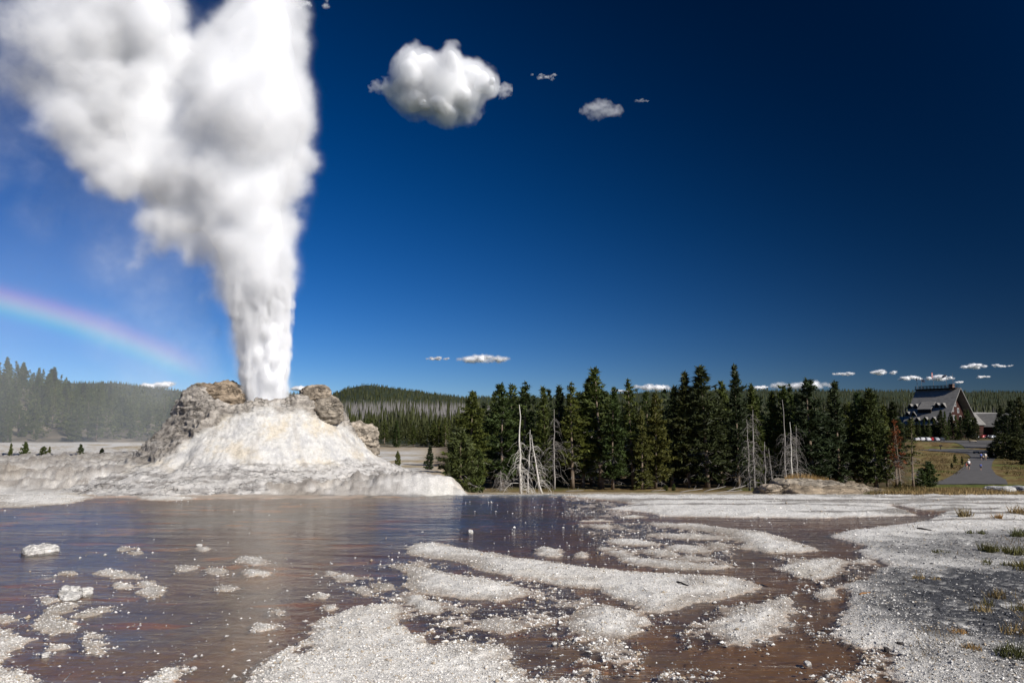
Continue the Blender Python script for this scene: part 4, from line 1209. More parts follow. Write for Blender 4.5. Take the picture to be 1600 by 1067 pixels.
# ------------------------------------------------------------------ dead trees
def dead_tree(name, base, top, label, seed, r0=0.07, nb=60, reach=0.9, zlo=0.05, zhi=0.75, mat=None, group=None, curl=1.0, fine=2, part='branches', bias=None):
    rr = np.random.default_rng(seed)
    base, top = np.array(base, float), np.array(top, float)
    H = top[2] - base[2]
    t = thing(name, label, 'dead tree', tuple(base), group=group)
    d = top - base
    tb = MB()
    wob = rr.normal(size=(8, 2)) * r0 * 0.5
    pts = [d * s + np.array([wob[i][0], wob[i][1], 0]) * (0 if i == 0 else 1) for i, s in enumerate(np.linspace(0, 1, 8))]
    tb.tube(pts, [r0 * (1.35 if i == 0 else 1) * (1 - 0.82 * s) for i, s in enumerate(np.linspace(0, 1, 8))], 8)
    tb.build('trunk', mat, t, True)
    b = MB()
    for k in range(nb):
        s = rr.uniform(zlo, zhi)
        o = d * s
        az = rr.uniform(0, 2 * np.pi) if bias is None or rr.uniform() < 0.3 else bias + rr.normal() * 0.8
        L = reach * (1.0 - 0.55 * (s - zlo) / (zhi - zlo + 1e-6)) * rr.choice([0.3, 0.6, 0.8, 1.0, 1.2]) * rr.uniform(0.7, 1.15)
        cu = curl * rr.uniform(0.5, 1.3)
        dv = np.array([math.cos(az), math.sin(az), 0])
        q = np.linspace(0, 1, 6)
        drop = cu * L * (0.22 * q - 0.95 * q ** 2.2)
        ps = [o + dv * L * f * (1 - 0.18 * f) + np.array([0, 0, z_]) + rr.normal(size=3) * 0.035 * L for f, z_ in zip(q, drop)]
        rb = max(r0 * 0.21, 0.016 if H > 6 else 0.0) * (1 - 0.4 * s)
        b.tube(ps, [rb * (1 - 0.8 * f) for f in q], 4, False)
        for _ in range(fine):
            i = int(rr.integers(2, 6)); p0 = ps[i] if i < 6 else ps[-1]
            e = rr.normal(size=3) * 0.16 * L; e[2] -= 0.25 * L
            b.tube([p0, p0 + e * 0.5 + dv * 0.06 * L, p0 + e], [rb * 0.42, rb * 0.3, rb * 0.12], 3, False)
    b.build(part, M_grey if mat is M_bleach and H > 6 else mat, t, True)
    return t
def tree_px(u0, v0, u1, v1, D, lean=0.0):
    b = P(u0, v0, D)
    b.z = float(ground_all(np.array([b.x]), np.array([b.y]))[0][0]) - 0.03
    return b, P(u1, v1, D + lean)
def D_at(u, v, lo=24.5, hi=84):
    best = min(np.linspace(lo, hi, 240), key=lambda D: abs(HV + (CAMH - float(base_z(np.array([(u - 800) / F * D]), np.array([D]))[0])) * F / D - v))
    return float(best)
GD = 'bleached dead trees at the edge of the run-off'
b_, t_ = tree_px(814, 769, 812, 632, 41)
dead_tree('dead_tree', b_, t_, 'tallest white dead trunk, straight, leftmost of the bleached trio at the water', 41, 0.085, 58, 1.45, 0.03, 0.60, M_bleach, GD)
b_, t_ = tree_px(825, 769, 829, 671, 41.6)
dead_tree('dead_tree', b_, t_, 'short upright white dead trunk in the middle of the bleached trio', 43, 0.055, 24, 1.0, 0.25, 0.97, M_bleach, GD)
b_, t_ = tree_px(847, 769, 829, 679, 41.2)
dead_tree('dead_tree', b_, t_, 'white dead trunk leaning left, rightmost of the bleached trio', 47, 0.062, 40, 1.25, 0.12, 0.95, M_bleach, GD, bias=0.0)
GG = 'leafless grey trees at the grove front'
for (u0, v0, u1, v1, D, lab, sd, r0, nb, re, zl, zh, m) in [
        (1179, 757, 1176, 640, 82, 'grey leafless tree with a pale straight trunk, left of the rock mound', 51, 0.15, 70, 2.3, 0.1, 0.95, M_grey),
        (1171, 758, 1167, 655, 83, 'grey leafless tree with twiggy crown beside the pale straight trunk', 53, 0.13, 60, 2.2, 0.05, 0.95, M_grey),
        (1196, 752, 1194, 690, 82, 'short grey dead stem with few branches near the rock mound', 55, 0.13, 18, 1.2, 0.3, 0.95, M_grey),
        (1237, 740, 1235, 659, 80, 'bright white dead trunk with drooping grey branches above the grassy mound', 57, 0.15, 46, 2.4, 0.1, 0.85, M_bleach),
        (1227, 742, 1223, 624, 83, 'broken topped dead snag, white above and grey below', 59, 0.14, 46, 2.4, 0.1, 0.62, M_grey),
        (1246, 741, 1243, 665, 84, 'grey twiggy dead tree right of the bright white trunk', 61, 0.12, 60, 2.2, 0.1, 0.95, M_grey),
        (1207, 752, 1201, 700, 81, 'leaning grey dead stem left of the rock mound', 63, 0.10, 26, 1.6, 0.1, 0.9, M_grey),
        (866, 762, 866, 640, 86, 'grey half bare tree right of the bleached trio', 65, 0.15, 60, 2.4, 0.15, 0.9, M_grey),
        (782, 764, 783, 735, 80, 'low grey heap of dead brushy limbs left of the bleached trio', 67, 0.12, 60, 2.0, 0.02, 0.9, M_grey)]:
    b_, t_ = tree_px(u0, v0, u1, v1, D)
    dead_tree('dead_tree', b_, t_, lab, sd, r0 * 0.72, int(nb * 1.35), re * 1.15, zl, zh, m, GG)

# ------------------------------------------------------------------ forests behind
RH = random.Random(8)
GL3 = 'pines on the forested hillside left of the geyser'
lab3 = 'hazy green pine on the forested hillside left of the geyser'
n3_ = 0
for k_ in range(122):
    u = RH.uniform(-25, 330) if k_ % 4 else RH.uniform(-25, 140)
    D = 166 + 125 * (k_ / 122.0) ** 0.9
    l = spot(u, D)
    key = RH.choice([('full', 0, 'green'), ('full', 1, 'green'), ('ragged', 0, 'green'), ('spire', 0, 'green'), ('ragged', 1, 'green'), ('full', 2, 'dark'), ('spire', 1, 'green')])
    place_pine(key, l, RH.uniform(6.0, 11.0) * (1.0 if u < 240 else 0.85), RH.uniform(1.3, 1.7), lab3, GL3)
GL4 = 'pines of the forest edge beyond the terrace tip'
for k_ in range(40):
    u = RH.uniform(528, 745); D = RH.uniform(288, 380)
    l = spot(u, D)
    key = RH.choice([('full', 0, 'green'), ('full', 1, 'dark'), ('ragged', 0, 'green'), ('spire', 0, 'green'), ('ragged', 1, 'green'), ('full', 2, 'green')])
    place_pine(key, l, RH.uniform(8, 11.5), RH.uniform(1.2, 1.6), 'small dark green pine of the distant forest edge beyond the terrace tip', GL4)
GL5 = 'pines in front of the large lodge'
ORD = 'first second third fourth fifth sixth seventh eighth ninth tenth eleventh twelfth'.split()
for k_ in range(24):
    u = 1385 + k_ * 6.1 + RH.uniform(-2.4, 2.4); D = RH.uniform(298, 318)
    l = spot(u, D)
    v = RH.uniform(645, 664) - (5 if u > 1462 else 0)
    key = RH.choice([('full', 0, 'dark'), ('spire', 0, 'green'), ('full', 2, 'dark'), ('full', 1, 'green')])
    place_pine(key, l, height_to(v, l), RH.uniform(1.2, 1.5), f'{ORD[k_] if k_ < 12 else ORD[23 - k_]} dark pine from the {"left" if k_ < 12 else "right"} end of the row before the large lodge', GL5)
GL6 = 'pines at the roadside right of the lodge'
for (u, v, D, lab) in [(1568, 634, 262, 'dark pine hiding the left end of the lodge wing, beside the bush'), (1582, 626, 240, 'tall black-green pine second from the picture edge'), (1597, 620, 215, 'tallest black-green pine at the picture edge'), (1576, 648, 228, 'squat dark pine between the two roadside pines'), (1558, 655, 275, 'small dark pine against the lodge gable'), (1612, 640, 200, 'dark pine cut by the picture edge beside the path'), (1590, 652, 210, 'low dark pine under the tallest roadside pine')]:
    l = spot(u, D); place_pine(('full', int(u) % 3, 'dark'), l, height_to(v, l), 1.5, lab, GL6)
for (u, v, D, lab) in [(1572, 678, 185, 'big round dark bush on the right verge of the path'), (1590, 684, 176, 'dark bush at the picture edge behind the verge'), (1556, 690, 190, 'lower dark bush left of the big round one on the verge'), (1602, 700, 150, 'low dark bush over the sunlit verge at the picture edge')]:
    l = spot(u, D); place_pine(('bush', int(u) % 2, 'dark'), l, height_to(v, l), 1.6, lab, None, name='shrub', cat='shrub')

def stuff_forest():
    rr = np.random.default_rng(77)
    N = 30000
    t = rr.uniform(-0.78, 0.78, N); D = np.exp(rr.uniform(math.log(400), math.log(1680), N))
    n = fbm(t * D * 0.006, D * 0.012, o=3)
    burnt = sstep(500, 580, D + 60 * n) * sstep(1120, 980, D + 120 * n)
    isb = rr.uniform(0, 1, N) < burnt * np.where((t > -0.27) & (t < -0.03), 0.9, 0.38)
    x, y = t * D, D
    z = base_z(x, y)
    h = np.where(isb, rr.uniform(6, 11, N), rr.uniform(7, 12, N)) * (1 - 0.4 * sstep(900, 1500, D)) * (0.65 + 0.35 * sstep(420, 620, D))
    g = ~isb
    def cones(x, y, z, h, r):
        n = len(x); a = rr.uniform(0, 6.28, n)
        vs = []
        for (zb, zt, rad) in ((0.05, 0.75, 1.0), (0.40, 1.0, 0.62)):
            for k in range(4):
                w = a + k * math.pi / 2
                vs.append(np.stack([x + np.cos(w) * r * rad * rr.uniform(.7, 1.2, n), y + np.sin(w) * r * rad, z + h * zb], 1))
            vs.append(np.stack([x, y, z + h * zt], 1))
        V = np.stack(vs, 1)
        f = np.array([(0, 1, 4), (1, 2, 4), (2, 3, 4), (3, 0, 4), (5, 6, 9), (6, 7, 9), (7, 8, 9), (8, 5, 9)])
        return V.reshape(-1, 3), (f[None] + 10 * np.arange(n)[:, None, None]).reshape(-1, 3)
    V1, F1 = cones(x[g], y[g], z[g], h[g], h[g] * 0.15)
    def poles(x, y, z, h, r):
        n = len(x)
        vs = [np.stack([x + r * math.cos(k * 2.094), y + r * math.sin(k * 2.094), z - 0.5], 1) for k in range(3)] + [np.stack([x + rr.normal(size=n) * 0.3, y, z + h], 1)]
        V = np.stack(vs, 1); f = np.array([(0, 1, 3), (1, 2, 3), (2, 0, 3)])
        return V.reshape(-1, 3), (f[None] + 4 * np.arange(n)[:, None, None]).reshape(-1, 3)
    V2, F2 = poles(x[isb], y[isb], z[isb], h[isb], np.full(isb.sum(), 0.32))
    me = mesh_np('distant_forest', V1, F1)
    attr(me, 'tone', np.repeat(rr.uniform(0.5, 1.2, g.sum()), 10))
    link('distant_forest', me, mat=M_needle_d, kind='stuff', label='far off dark pine forest covering the ridges along the horizon')
    me = mesh_np('distant_dead_forest', V2, F2)
    link('distant_dead_forest', me, mat=M_greyd, kind='stuff', label='grey dead standing trunks of a burnt forest on the far slope')
stuff_forest()

# ------------------------------------------------------------------ path and car park
M_asphalt = simple_mat('asphalt', (0.108, 0.103, 0.100), 0.9, 0.25, 0.8, 0.3, 30, world=True)
def strip_road(name, edges, mat, lift=0.05, sub=4):
    L = [valley(*e[0]) for e in edges]; Rr_ = [valley(*e[1]) for e in edges]
    vs = []; nl = 9
    rows = []
    for i in range(len(L) - 1):
        for s in range(sub):
            f = s / sub
            rows.append((L[i].lerp(L[i + 1], f), Rr_[i].lerp(Rr_[i + 1], f)))
    rows.append((L[-1], Rr_[-1]))
    for a, b in rows:
        for k in range(nl):
            p = a.lerp(b, k / (nl - 1))
            vs.append((p.x, p.y, gz(p.x, p.y) + lift))
    n = len(rows)
    i = np.arange(n * nl).reshape(n, nl)
    q = np.stack([i[:-1, :-1], i[:-1, 1:], i[1:, 1:], i[1:, :-1]], -1).reshape(-1, 4)
    return link(name, mesh_np(name, np.array(vs), q, True), mat=mat, kind='structure')
strip_road('path', PATH_EDGES, M_asphalt, 0.07)
strip_road('side_path', [((1450, 704.5), (1452, 701.5)), ((1480, 706.5), (1482, 702.8)), ((1512, 709), (1512, 704.2))], M_asphalt, 0.12)
strip_road('road', [((1508, 700.5), (1560, 700.5)), ((1506, 697.5), (1552, 698)), ((1500, 694.5), (1556, 695)), ((1492, 691.5), (1580, 692)), ((1440, 689.5), (1620, 689.5)), ((1440, 688), (1620, 688))], M_asphalt, 0.08)

# ------------------------------------------------------------------ the lodge
M_shingle = simple_mat('weathered_shingles', (0.21, 0.20, 0.185), 0.9, 0.35, 0.5, 0.4, 6, stretch=(1, 1, 3))
M_log = simple_mat('dark_logs', (0.040, 0.015, 0.011), 0.8, 0.3, 0.8, 0.3, 4)
M_dark = simple_mat('dark_timber', (0.028, 0.02, 0.017), 0.8, 0.3, 1.0)
M_white = simple_mat('white_paint', (0.42, 0.41, 0.39), 0.6, 0.1, 2.0)
M_glass = simple_mat('window_glass', (0.05, 0.06, 0.07), 0.1, 0.2, 1.0, spec=0.6)
M_stone = simple_mat('chimney_stone', (0.20, 0.13, 0.10), 0.9, 0.35, 1.2, 0.5, 5)
LB = P(1497, 684, 330); LBZ = float(base_z(np.array([LB.x]), np.array([LB.y]))[0])
lodge = thing('lodge', 'huge steep roofed brown log lodge with grey shingles and flagpoles on the ridge', 'lodge', (LB.x, LB.y, LBZ), math.radians(-57))
# local frame: +x runs along the ridge towards the lit gable end, +y is away to the right
HA = CAMH + (HV - 606) / F * 322 - LBZ
def slab(m, a, b, c, d, th):
    """a roof plane with thickness"""
    a, b, c, d = map(Vector, (a, b, c, d)); n = (b - a).cross(d - a).normalized() * th
    m.add([a, b, c, d, a + n, b + n, c + n, d + n], f4=[(3, 2, 1, 0), (4, 5, 6, 7), (0, 1, 5, 4), (1, 2, 6, 5), (2, 3, 7, 6), (3, 0, 4, 7)])
hw, ez, L0, L1 = 14.0, 5.5, -17.0, 2.6
m = MB()
slab(m, (L0, -hw, ez), (L1, -hw, ez), (L1, 0, HA), (L0, 0, HA), 0.35)
slab(m, (L1, hw, ez), (L0, hw, ez), (L0, 0, HA), (L1, 0, HA), 0.35)
m.build('roof', M_shingle, lodge)
m = MB()
iw = hw - 0.8
m.add([(-0.6, -iw, 0), (-0.6, iw, 0), (-0.6, iw, ez - 0.2), (-0.6, 0, HA - 0.7), (-0.6, -iw, ez - 0.2),
       (L0 + 1, -iw, 0), (L0 + 1, iw, 0), (L0 + 1, iw, ez - 0.2), (L0 + 1, 0, HA - 0.7), (L0 + 1, -iw, ez - 0.2)],
      f3=[(4, 2, 3), (9, 8, 7)], f4=[(0, 1, 2, 4), (5, 9, 7, 6), (0, 4, 9, 5), (1, 6, 7, 2)])
m.build('wall', M_log, lodge)
def facing(y): return ez + (HA - ez) * (1 - abs(y) / hw)
for (y, z, w_, h_) in [(-3.6, 9.0, 1.6, 2.0), (-1.2, 9.0, 1.4, 2.0), (2.6, 12.2, 1.4, 1.9), (-2.0, 12.6, 1.4, 1.8), (0.4, 14.8, 1.3, 1.6), (-5.6, 5.6, 1.6, 2.0), (-1.0, 5.4, 1.6, 2.0), (4.2, 8.8, 1.5, 2.0), (5.0, 5.4, 1.6, 2.0)]:
    f = MB()
    for dy in (-w_ / 2, w_ / 2): f.box((-0.52, y + dy, z), (0.16, 0.22, h_ + 0.22))
    for dz in (-h_ / 2, h_ / 2): f.box((-0.52, y, z + dz), (0.16, w_ - 0.22, 0.22))
    f.box((-0.52, y, z), (0.12, 0.12, h_ - 0.22))
    fo = f.build('window', M_white, lodge)
    g = MB(); g.box((-0.56, y, z), (0.04, w_, h_)); g.build('pane', M_glass, fo)
def dormer(x, z, w_, h_, label=None):
    y = -hw * (1 - (z - ez) / (HA - ez))
    dep = h_ * hw / (HA - ez) + 0.5
    m = MB()
    slab(m, (x - w_ / 2 - 0.25, y - 1.0, z - 0.1), (x - w_ / 2 - 0.25, y + dep, z - 0.1), (x, y + dep, z + h_ + .1), (x, y - 1.0, z + h_ + .1), -0.18)
    slab(m, (x, y - 1.0, z + h_ + .1), (x, y + dep, z + h_ + .1), (x + w_ / 2 + 0.25, y + dep, z - 0.1), (x + w_ / 2 + 0.25, y - 1.0, z - 0.1), -0.18)
    d = m.build('dormer', M_shingle, lodge, label=label)
    f = MB()
    f.add([(x - w_ / 2, y - 0.5, z - 1.6), (x + w_ / 2, y - 0.5, z - 1.6), (x + w_ / 2, y - 0.5, z), (x, y - 0.5, z + h_), (x - w_ / 2, y - 0.5, z)], f3=[(4, 2, 3)], f4=[(0, 1, 2, 4)])
    f.add([(x - w_ / 2, y - 0.5, z - 1.6), (x - w_ / 2, y + dep, z - 1.6), (x - w_ / 2, y + dep, z), (x - w_ / 2, y - 0.5, z)], f4=[(0, 1, 2, 3)])
    f.add([(x + w_ / 2, y - 0.5, z - 1.6), (x + w_ / 2, y + dep, z - 1.6), (x + w_ / 2, y + dep, z), (x + w_ / 2, y - 0.5, z)], f4=[(3, 2, 1, 0)])
    f.build('dormer_front', M_dark, d)
for (x, z, w_, h_) in [(-16.2, 13.2, 2.4, 1.9), (-13.6, 13.2, 2.4, 1.9), (-4.2, 13.4, 2.4, 1.9), (-1.7, 13.4, 2.4, 1.9), (-16.0, 9.8, 2.4, 1.8), (-13.2, 9.8, 2.4, 1.8), (-13.6, 7.2, 2.4, 1.7), (-10.5, 7.2, 2.4, 1.7), (-7.0, 7.4, 2.4, 1.7), (-3.5, 7.4, 2.4, 1.7)]:
    dormer(x, z, w_, h_)
m = MB()          # long shed dormer
y0 = -hw * (1 - (13.0 - ez) / (HA - ez))
slab(m, (-12.0, y0 - 2.4, 12.6), (-5.8, y0 - 2.4, 12.6), (-5.8, y0 + 2.2, 16.0), (-12.0, y0 + 2.2, 16.0), 0.25)
sd = m.build('shed_dormer', M_shingle, lodge)
m = MB(); m.box((-8.9, y0 - 0.9, 11.7), (5.8, 2.6, 1.7)); m.build('shed_dormer_wall', M_dark, sd)
m = MB()          # lookout deck along the ridge
m.box(((L0 + L1) / 2 - 0.6, 0, HA + 0.15), (L1 - L0 - 1.5, 4.2, 0.5))
m.build('lookout_deck', M_dark, lodge)
m = MB()
for k in range(11):
    for sy in (-2.0, 2.0): m.box((L0 + 0.6 + k * 1.64, sy, HA + 1.0), (0.16, 0.16, 1.2))
for sy in (-2.0, 2.0):
    for dz in (0.95, 1.55): m.box(((L0 + L1) / 2 - 0.6, sy, HA + dz), (L1 - L0 - 1.7, 0.12, 0.14))
m.build('railing', M_dark, lodge)
m = MB(); m.box((-1.0, -0.4, HA + 0.3), (1.5, 1.7, 3.2)); m.box((-1.0, -0.4, HA + 1.95), (1.8, 2.0, 0.25)); m.build('chimney', M_stone, lodge)
m = MB()          # side wing with a cross gable, running off to the right
wy0, wy1, wz0, wz1 = 9.0, 46.0, 5.6, 11.4
slab(m, (3.6, wy0, wz0), (3.6, wy1, wz0), (-4.0, wy1, wz1), (-4.0, wy0, wz1), 0.3)
slab(m, (-11.6, wy1, wz0), (-11.6, wy0, wz0), (-4.0, wy0, wz1), (-4.0, wy1, wz1), 0.3)
slab(m, (13.0, 17.2, 4.9), (13.0, 23.6, 11.0), (-3.6, 23.6, 11.0), (-3.6, 17.2, 4.9), -0.3)
slab(m, (13.0, 23.6, 11.0), (13.0, 30.0, 4.9), (-3.6, 30.0, 4.9), (-3.6, 23.6, 11.0), -0.3)
m.build('wing_roof', M_shingle, lodge)
m = MB()
m.box((-4.0, (wy0 + wy1) / 2, 2.7), (14.0, wy1 - wy0 - 1, 5.4))
m.add([(12.2, 18.0, 0), (12.2, 29.2, 0), (12.2, 29.2, 5.1), (12.2, 23.6, 10.5), (12.2, 18.0, 5.1), (3.0, 18.0, 0), (3.0, 29.2, 0), (3.0, 29.2, 5.1), (3.0, 18.0, 5.1)], f3=[(4, 2, 3)], f4=[(0, 1, 2, 4), (5, 0, 4, 8), (1, 6, 7, 2)])
m.build('wing_wall', M_log, lodge)
m = MB()
slab(m, (L0 - 9, -9, 5.0), (L0 - 0.4, -9, 5.0), (L0 - 0.4, 1, 9.4), (L0 - 9, 1, 9.4), 0.3)
m.build('lean_to_roof', M_shingle, lodge)
m = MB(); m.box((L0 - 4.5, -3.6, 2.5), (8.0, 9.6, 5.0)); m.build('lean_to_wall', M_log, lodge)
# flags on the ridge
M_flagd = simple_mat('dark_flag', (0.03, 0.035, 0.06), 0.8, 0.3); M_flagr = simple_mat('red_cloth', (0.42, 0.04, 0.04), 0.8, 0.1); M_pole = simple_mat('pole_grey', (0.16, 0.16, 0.17), 0.5, 0.2)
rm = lodge.matrix_basis.copy()
rotm = Matrix.Rotation(math.radians(-57), 4, 'Z')
def flagpole(x, hgt, kind, label):
    w = rotm @ Vector((x, 0.0, HA + 0.4)) + Vector((LB.x, LB.y, LBZ))
    t = thing('flagpole', label, 'flagpole', tuple(w), group='flagpoles on the lodge ridge')
    p = MB(); p.tube([(0, 0, 0), (0, 0, hgt)], [0.11, 0.06], 6); p.build('pole', M_pole, t)
    if kind == 'stripes':
        f = MB(); g = MB()
        for k in range(7):
            (f if k % 2 == 0 else g).box((-0.34, 0, hgt - 0.3 - 0.34 * k), (0.6, 0.12, 0.34))
        fl = f.build('flag', M_flagr, t); g.build('white_stripes', M_white, fl)
    elif kind:
        f = MB()
        n = 6; s = kind
        pts = [(s * (0.1 + 1.7 * i / n), 0.16 * math.sin(i * 1.4), hgt - 0.1 - 0.42 * i / n * (1 if s > 0 else 1.6)) for i in range(n + 1)]
        vs = [q for p_ in pts for q in ((p_[0], p_[1], p_[2]), (p_[0], p_[1], p_[2] - 1.1))] + [q for p_ in pts for q in ((p_[0], p_[1] + .05, p_[2]), (p_[0], p_[1] + .05, p_[2] - 1.1))]
        o = 2 * (n + 1)
        q4 = []
        for i in range(n): q4 += [(2 * i, 2 * i + 1, 2 * i + 3, 2 * i + 2), (o + 2 * i, o + 2 * i + 2, o + 2 * i + 3, o + 2 * i + 1)]
        f.add(vs, f4=q4)
        f.build('flag', M_flagd, t)
flagpole(-16.6, 5.6, -0.15, 'flagpole at the left end of the lodge ridge, its flag hanging slack')
flagpole(-14.6, 4.6, 1, 'shorter flagpole with a dark flag blown to the right, second on the lodge ridge')
flagpole(-9.2, 7.4, 'stripes', 'tallest flagpole, with a red and white striped flag, mid ridge of the lodge')
flagpole(-3.4, 6.2, -1, 'flagpole with a dark flag blown left, near the lodge chimney')
flagpole(-0.6, 6.4, None, 'bare flagpole at the gable end of the lodge ridge')

# ------------------------------------------------------------------ cars
def car_paint(name, col): return simple_mat(name, col, 0.3, 0.06, 1.0, spec=0.6)
M_tyre = simple_mat('tyre_rubber', (0.02, 0.02, 0.02), 0.8); M_lamp = simple_mat('lamp_glass', (0.7, 0.7, 0.66), 0.2, 0.1); M_tail = simple_mat('tail_lamp', (0.35, 0.02, 0.02), 0.3, 0.1)
PAINT = {'white': car_paint('white_car_paint', (0.72, 0.72, 0.72)), 'red': car_paint('red_car_paint', (0.42, 0.025, 0.03)), 'dark': car_paint('dark_car_paint', (0.03, 0.035, 0.045)), 'silver': car_paint('silver_car_paint', (0.42, 0.43, 0.45))}
def loft(m, secs):
    n = len(secs[0]); o = []
    for s in secs: o += s
    f4 = [(i * n + k, i * n + (k + 1) % n, (i + 1) * n + (k + 1) % n, (i + 1) * n + k) for i in range(len(secs) - 1) for k in range(n)]
    m.add(o, f4=f4)
    c0 = [sum(q[i] for q in secs[0]) / n for i in range(3)]; c1_ = [sum(q[i] for q in secs[-1]) / n for i in range(3)]
    m.add(secs[0] + [c0], f3=[((k + 1) % n, k, n) for k in range(n)]); m.add(secs[-1] + [c1_], f3=[(k, (k + 1) % n, n) for k in range(n)])
_cars = {}
def sec(x, w, z0, z1, bev=0.12):
    return [(x, -w, z0 + bev), (x, -w + bev, z0), (x, w - bev, z0), (x, w, z0 + bev), (x, w, z1 - bev), (x, w - bev, z1), (x, -w + bev, z1), (x, -w, z1 - bev)]
def make_car(col, label):
    t = thing('parked_car', label, 'car', group='cars parked by the lodge')
    m = MB(); loft(m, [sec(-2.2, .78, .38, .82), sec(-2.0, .86, .25, .95), sec(-0.9, .88, .22, .98), sec(0.9, .88, .22, .96), sec(1.9, .84, .25, .86), sec(2.2, .74, .36, .74)])
    loft(m, [sec(-1.75, .70, .9, 1.08, .06), sec(-1.35, .68, .9, 1.42, .1), sec(0.2, .68, .9, 1.45, .1), sec(1.05, .72, .9, 1.02, .05)])
    m.build('body', PAINT[col], t, True)
    m = MB()
    for sy in (-1, 1): m.box((-0.55, sy * 0.675, 1.2), (1.5, 0.06, 0.30))
    m.box((-1.58, 0, 1.22), (0.10, 1.1, 0.28)); m.box((0.62, 0, 1.24), (0.34, 1.15, 0.22))
    m.build('windows', M_glass, t)
    for sx in (-1.35, 1.35):
        for sy in (-0.80, 0.80):
            w = MB(); w.tube([(sx, sy - 0.1, 0.32), (sx, sy + 0.1, 0.32)], 0.32, 14)
            wo_ = w.build('wheel', M_tyre, t)
            r_ = MB(); r_.tube([(sx, sy - 0.11, 0.32), (sx, sy + 0.11, 0.32)], 0.19, 10); r_.build('rim', PAINT['silver'], wo_)
    for sy in (-.58, .58):
        h_ = MB(); h_.box((2.14, sy, 0.64), (0.14, 0.28, 0.14)); h_.build('headlight', M_lamp, t)
        h_ = MB(); h_.box((-2.13, sy, 0.72), (0.14, 0.24, 0.16)); h_.build('tail_light', M_tail, t)
    remember(t)
    return t
def place_car(col, u, D, rz, label):
    l = spot(u, D); z = gz(l.x, l.y) + 0.08
    if col not in _cars: c = _cars[col] = make_car(col, label)
    else: c = copy_thing(_cars[col], (0, 0, 0), label=label, group='cars parked by the lodge')
    c.location = (l.x, l.y, z); c.rotation_euler = (0, 0, rz)
for (col, u, D, rz, lab) in [('white', 1432, 291, 1.3, 'white parked car at the left end of the row before the lodge'), ('white', 1440, 293, 1.4, 'second white parked car from the left end of the row'), ('white', 1448, 292, 1.5, 'third white parked car, just left of the red car'), ('red', 1455, 293, 1.5, 'bright red parked car in the row before the lodge'), ('silver', 1461, 292, 1.6, 'silver parked car right of the red car'), ('dark', 1469, 294, 1.5, 'dark parked car at the right end of the row'),
        ('white', 1522, 318, 0.4, 'white car standing alone by the lodge entrance'), ('red', 1539, 319, 0.3, 'red car under the lodge entrance gable'), ('dark', 1547, 318, 0.2, 'dark blue car beside the red car at the entrance'), ('silver', 1553, 316, 0.3, 'silver car furthest right under the entrance gable'), ('white', 1585, 262, 2.4, 'white car half hidden by the roadside pines')]:
    place_car(col, u, D, rz, lab)

# ------------------------------------------------------------------ people on the path
M_skin = simple_mat('skin', (0.45, 0.28, 0.20), 0.6, 0.1); M_hair = simple_mat('hair', (0.05, 0.035, 0.025), 0.7, 0.2)
CL = {'white': simple_mat('white_cloth', (0.75, 0.74, 0.72), 0.9, 0.1), 'blue': simple_mat('blue_cloth', (0.06, 0.12, 0.42), 0.9, 0.1), 'red': M_flagr, 'dark': simple_mat('dark_cloth', (0.03, 0.03, 0.045), 0.9, 0.2), 'tan': simple_mat('tan_cloth', (0.36, 0.29, 0.20), 0.9, 0.1)}
def skin_obj(name, verts, edges, rad, mat, parent, root=0, sub=1):
    me = bpy.data.meshes.new(name); me.from_pydata(verts, edges, [])
    o = link(name, me, parent, mat=mat)
    o.modifiers.new('skin', 'SKIN')
    sv = me.skin_vertices[0].data
    for i, r in enumerate(rad): sv[i].radius = (r, r) if isinstance(r, (int, float)) else r
    sv[root].use_root = True
    md = o.modifiers.new('sub', 'SUBSURF'); md.levels = sub; md.render_levels = sub
    return o
